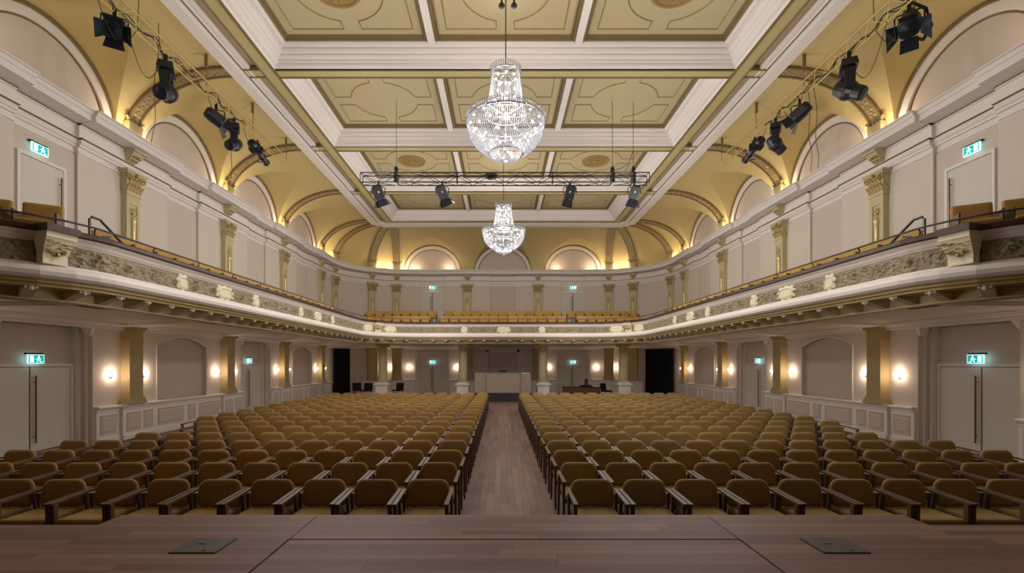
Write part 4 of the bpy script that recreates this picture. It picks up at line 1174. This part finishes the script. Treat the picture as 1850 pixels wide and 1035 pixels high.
# ------------------------------------------------------------------ stage lamps
from mathutils import Euler
def aimed(t, name, me_, m_, rot, loc=(0,0,0), parent=None, smooth=False):
    o = me_.build(name, m_, parent or t, loc=loc, smooth=smooth); o.rotation_euler = rot; return o
def clamp_and_yoke(t, hw, drop):
    MB().bb(-.03,.03,-.03,.03,-.12,.03).tube([(0,0,.0),(0,0,.05)], .035, 8).build('hook_clamp', 'black_metal', t, loc=(0,0,0))
    MB().tube([(-hw,0,-drop),(-hw,0,-.16),(-hw+.04,0,-.12),(hw-.04,0,-.12),(hw,0,-.16),(hw,0,-drop)], .014, 5).build('yoke', 'black_metal', t, loc=(0,0,0))
def fresnel(loc, rot, lab, s_=1.0, rz=0):
    """box bodied lamp with four barn doors; aims down -Z before rotation"""
    t = thing('stage_lamp', lab, 'stage light', loc, rz); t.scale = (s_, s_, s_)
    clamp_and_yoke(t, .21, .36); piv = (0,0,-.36)
    b = MB().bb(-.15,.15,-.15,.15,-.16,.22).hexa([(-.15,-.15,.22),(.15,-.15,.22),(.15,.15,.22),(-.15,.15,.22)], [(-.1,-.1,.28),(.1,-.1,.28),(.1,.1,.28),(-.1,.1,.28)])
    for k in range(4): b.bb(-.16,.16,-.16,.16,-.1+.08*k,-.08+.08*k)
    body = aimed(t, 'lamp_body', b, 'lamp_black', rot, piv)
    MB().lathe([(.12,-.165),(.12,-.175),(.01,-.19)], 14).build('lens', 'lens_glass', body, loc=(0,0,0))
    MB().bb(-.02,.02,-.165,-.155,.02,.08).build('lamp_label', 'paper_white', body, loc=(0,0,0))
    for k in range(4):
        a = PI/2*k; d = MB(); w0, w1 = .13, .17
        d.hexa([(-w0,.145,-.18),(w0,.145,-.18),(w0,.152,-.18),(-w0,.152,-.18)], [(-w1,.27,-.40),(w1,.27,-.40),(w1,.277,-.40),(-w1,.277,-.40)])
        o = d.build('barn_door', 'barn_blue', body, loc=(0,0,0)); o.rotation_euler[2] = a
    return t
def round_fresnel(loc, rot, lab, s_=1.0, rz=0):
    t = thing('stage_lamp', lab, 'stage light', loc, rz); t.scale = (s_, s_, s_)
    clamp_and_yoke(t, .2, .34); piv = (0,0,-.34)
    b = MB().lathe([(.1,.28),(.15,.24),(.17,.1),(.17,-.16),(.155,-.17)], 16); b.bb(-.08,.08,-.2,-.14,-.1,.18)
    body = aimed(t, 'lamp_body', b, 'lamp_black', rot, piv)
    MB().lathe([(.14,-.172),(.01,-.19)], 14).build('lens', 'lens_glass', body, loc=(0,0,0))
    for k in range(4):
        a = PI/2*k; d = MB(); w0, w1 = .12, (.2 if k % 2 else .13)
        d.hexa([(-w0,.15,-.18),(w0,.15,-.18),(w0,.157,-.18),(-w0,.157,-.18)], [(-w1,.29,-.38),(w1,.29,-.38),(w1,.297,-.38),(-w1,.297,-.38)])
        o = d.build('barn_door', 'barn_blue', body, loc=(0,0,0)); o.rotation_euler[2] = a
    return t
def moving_head(loc, rot, lab, s_=1.0, rz=0):
    t = thing('moving_head_lamp', lab, 'stage light', loc, rz); t.scale = (s_, s_, s_)
    MB().bb(-.03,.03,-.12,-.06,-.1,.05).bb(-.03,.03,.06,.12,-.1,.05).build('hook_clamp', 'black_metal', t, loc=(0,0,0))
    MB().hexa([(-.13,-.21,-.22),(.13,-.21,-.22),(.13,.21,-.22),(-.13,.21,-.22)], [(-.11,-.17,-.08),(.11,-.17,-.08),(.11,.17,-.08),(-.11,.17,-.08)]).bb(-.1,.1,-.1,.1,-.26,-.22).build('base_box', 'lamp_black', t, loc=(0,0,0))
    y = MB()
    for ss in (-1, 1):
        y.hexa([(-.07,ss*.21-.03,-.62),(.07,ss*.21-.03,-.62),(.07,ss*.21+.03,-.62),(-.07,ss*.21+.03,-.62)], [(-.09,ss*.17-.04,-.27),(.09,ss*.17-.04,-.27),(.09,ss*.17+.04,-.27),(-.09,ss*.17+.04,-.27)])
    y.bb(-.09,.09,-.2,.2,-.31,-.26); y.build('yoke_arm', 'lamp_black', t, loc=(0,0,0))
    h = MB().lathe([(.07,.24),(.13,.2),(.155,.08),(.16,-.04),(.13,-.12),(.125,-.26),(.11,-.28)], 16)
    h.lathe([(.17,.06),(.175,.02),(.17,-.02)], 16)
    head = aimed(t, 'lamp_head', h, 'lamp_black', rot, (0,0,-.58), smooth=False)
    MB().lathe([(.1,-.281),(.01,-.3)], 14).build('lens', 'lens_glass', head, loc=(0,0,0))
    return t
def profile_spot(loc, rot, lab, s_=1.0, rz=0, label_=False):
    t = thing('profile_spotlight', lab, 'stage light', loc, rz); t.scale = (s_, s_, s_)
    clamp_and_yoke(t, .15, .24)
    b = MB().lathe([(.09,.42),(.12,.38),(.12,.08),(.095,.04),(.095,-.3),(.11,-.32),(.11,-.36),(.08,-.38),(.08,-.62),(.1,-.64),(.1,-.68)], 14).bb(-.14,.14,-.1,.1,.0,.05).bb(-.13,.13,-.13,.13,.14,.16).bb(-.13,.13,-.13,.13,.24,.26)
    body = aimed(t, 'lamp_body', b, 'lamp_black', rot, (0,0,-.24))
    MB().lathe([(.09,-.681),(.01,-.69)], 12).build('lens', 'lens_glass', body, loc=(0,0,0))
    MB().bb(-.15,.15,-.14,-.13,-.40,-.36).build('colour_frame', 'red_brown', body, loc=(0,0,0))
    if label_:
        MB().bb(-.14,-.13,-.07,.07,-.22,-.02).build('number_plate', 'black_fabric', body, loc=(0,0,0))
        for j, txt in enumerate(('23',)):
            cu = bpy.data.curves.new('lamp_number', 'FONT'); cu.body = txt; cu.size = .17; cu.extrude = .002; cu.align_x = 'CENTER'; cu.align_y = 'CENTER'; cu.materials.append(M['paper_white'])
            tmp = bpy.data.objects.new('lamp_number_text', cu); o = bpy.data.objects.new('lamp_number', bpy.data.meshes.new_from_object(tmp)); bpy.data.objects.remove(tmp); C.objects.link(o); o.parent = body; o.location = (-.142, 0, -.12); o.rotation_euler = (PI/2, 0, -PI/2)
    return t
R = math.radians
for x, ry, rz, lab in ((-3.95, R(22), .3, 'black square spotlight at the far left end of cross truss'), (-1.95, R(24), .15, 'black square spotlight left of centre on cross truss'),
                   (2.05, R(-14), -.1, 'black square spotlight right of centre on cross truss'), (4.07, R(-14), -.1, 'black square spotlight at the far right end of cross truss')):
    fresnel((x, 15.15, 7.675), (R(14) , -ry, 0), lab, .95, rz)
XT = 7.62
fresnel((-XT, 9.4, 8.9), (R(-52), 0, 0), 'black lamp with barn doors nearest the stage on left truss', 1.0, .6)
moving_head((-XT, 10.85, 8.83), (R(-60), R(30), 0), 'large black moving-head lamp second on left truss', 1.25, .5)
round_fresnel((-XT, 12.75, 8.83), (R(30), R(-62), 0), 'black round lamp with barn doors in middle of left truss', 1.0, .3)
moving_head((-XT, 13.6, 8.83), (R(-50), R(40), 0), 'black moving-head lamp fourth on left truss', 1.1, .5)
profile_spot((-XT, 14.9, 8.85), (R(84), R(0), 0), 'long black profile spotlight at far end of left truss', 1.1, .1)
round_fresnel((XT+.05, 9.2, 8.85), (R(-42), 0, 0), 'black lamp with open barn doors nearest the stage on right truss', 1.1, -.75)
moving_head((XT, 10.75, 8.83), (R(-20), R(-52), 0), 'large black moving-head lamp second on right truss', 1.25, -.5)
round_fresnel((XT, 12.5, 8.83), (R(30), R(55), 0), 'black round lamp with barn doors in middle of right truss', 1.0, -.3)
moving_head((XT, 13.6, 8.83), (R(20), R(-40), 0), 'black moving-head lamp fourth on right truss', 1.1, -.5)
profile_spot((XT, 14.7, 8.85), (R(84), R(0), 0), 'long black profile spotlight with white number at end of right truss', 1.1, -.1, label_=True)

# ------------------------------------------------------------------ curtains
def curtain(sx, a0, a1, lab):
    t = thing('curtain', lab, 'curtain', (*arc_pt(sx, (a0+a1)/2), 0), absolute=True)
    rows = []; n = 120
    for i in range(n+1):
        a = a0+(a1-a0)*i/n; f = .035*math.sin(i*.9)+.02*math.sin(i*2.3+1)
        r = []
        for z in (0.02, 1.2, 2.0, 2.86):
            x, y = arc_pt(sx, a, AR-.16+f*(1.25-.25*z/3)); r.append((x, y, z))
        rows.append(r)
    MB().grid(rows).build('drape', 'black_cloth', t, smooth=True)
    MB().tube([(*arc_pt(sx, a0+(a1-a0)*i/10, AR-.16), 2.87) for i in range(11)], .02, 6).build('curtain_rod', 'black_metal', t)
curtain(-1, R(12), R(33), 'tall black curtain in the left rear corner doorway')
curtain(1, R(10), R(44), 'tall wide black curtain in the right rear corner doorway')

# ------------------------------------------------------------------ rear platform: desk and odds and ends
PZ = 0.0
t = thing('control_desk', 'tall pale grey control desk with black plinth at the end of the aisle', 'desk', (0, 25.6, 0))
Z = (0,0,0)
MB().bb(-.87,.87,-.3,.3,.46,1.50).build('front_panel', 'desk_paint', t, loc=Z)
MB().bb(-1.48,-.87,-.2,.3,.46,1.53).bb(.87,1.45,-.2,.3,.46,1.48).build('side_unit', 'desk_paint', t, loc=Z)
MB().bb(-.9,.9,-.33,.33,1.50,1.53).build('desk_top', 'desk_paint', t, loc=Z)
MB().bb(-1.48,1.45,-.28,.28,0,.46).build('plinth', 'platform_black', t, loc=Z)
t = thing('projector', 'small black projector on top of the control desk', 'projector', (.02, 25.55, 1.53))
MB().bb(-.22,.16,-.15,.15,0,.12).build('housing', 'black_metal', t, loc=Z); MB().lathe([(.05,0),(.06,.05),(.04,.1)], 10, (.25,0,.0)).build('cup', 'grey_steel', t, loc=Z)
t = thing('reading_lamp', 'thin dark desk lamp at left end of control desk', 'lamp', (-.74, 25.6, 1.53))
MB().tube([(0,0,0),(.0,0,.08),(-.12,0,.12)], .012, 5).lathe([(.05,0),(.05,.01)], 8).build('lamp_arm', 'black_metal', t, loc=Z)
t = thing('paper_stack', 'flat white papers on right end of control desk', 'papers', (1.16, 25.65, 1.48))
MB().box((0,0,.015), (.42,.3,.03), rz=.05).build('sheets', 'paper_white', t, loc=Z)
def black_chair(x, y, rz, lab):
    t = thing('black_chair', lab, 'chair', (x, y, PZ), rz, None)
    rounded_panel(.5, .42, .06, .05, 3, .45, .18).build('backrest', 'black_fabric', t, loc=Z)
    cushion(.48, .46, .08, .40, -.46).build('seat', 'black_fabric', t, loc=Z)
    for sx in (-1, 1):
        for yy in (-.4, .05): MB().tube([(sx*.22, yy, 0), (sx*.21, yy*.85, .42)], .016, 6).build('leg', 'black_metal', t, loc=Z)
for i, (x, rz, lab) in enumerate(((-8.55, .5, 'black fabric chair nearest the left curtain'), (-7.82, .1, 'black fabric chair second from the left curtain'), (-7.15, .3, 'black fabric chair just left of the far left column'), (-6.05, -.35, 'black fabric chair just right of the far left column'))):
    black_chair(x, 28.3-(.25 if i == 1 else 0), rz, lab)
t = thing('low_cabinet', 'dark brown wooden cabinet behind the last rows on the right', 'cabinet', (4.35, 26.9, PZ))
MB().bb(-1.0,1.0,-.3,.3,0,.68).build('carcass', 'red_brown', t, loc=Z); MB().bb(-1.03,1.03,-.33,.33,.68,.72).build('top', 'dark_wood', t, loc=Z)
for sx in (-1, 1): MB().bb(sx*.03, sx*.97, -.315, -.3, .04, .64).build('door', 'red_brown', t, loc=Z)
t = thing('speaker', 'small upright grey speaker on the brown cabinet', 'speaker', (4.65, 27.0, PZ+.72))
MB().bb(-.09,.09,-.08,.08,0,.42).build('housing', 'box_lid', t, loc=Z); MB().lathe([(.06,.0),(.05,.01),(.01,.02)], 12).build('driver', 'black_metal', t, loc=(0,-.08,.3)).rotation_euler = (PI/2,0,0)
t = thing('coat_pile', 'dark bundle of cloth lying on the brown cabinet', 'cloth', (4.6, 26.75, PZ+.72))
g = []
for i in range(13):
    r = []
    for j in range(9):
        u, v = i/12*2-1, j/8*2-1; h = max(0, (1-u*u)*(1-v*v))**.5*.1*(1+.5*noise.noise(Vector((u*3, v*3, 1)))); r.append((u*.38, v*.2, h))
    g.append(r)
MB().grid(g).build('folds', 'black_cloth', t, loc=Z, smooth=True)
black_chair(5.75, 27.6, .7, 'dark folded chair between brown cabinet and right column')

print('chairs', made, 'planks', nP, nS)

# added soft fill spots just below the ceiling, no lamps there
for y_, W_ in CEIL_FILL_W.items():
    for x_ in (-3.78, 3.78):
        l = bpy.data.lights.new('ceiling_fill', 'SPOT'); l.energy = W_; l.color = (1, .95, .89); l.spot_size = math.radians(170); l.spot_blend = 1.0; l.shadow_soft_size = .12
        o = bpy.data.objects.new('ceiling_fill', l); C.objects.link(o); o.location = (x_, y_, 10.22)
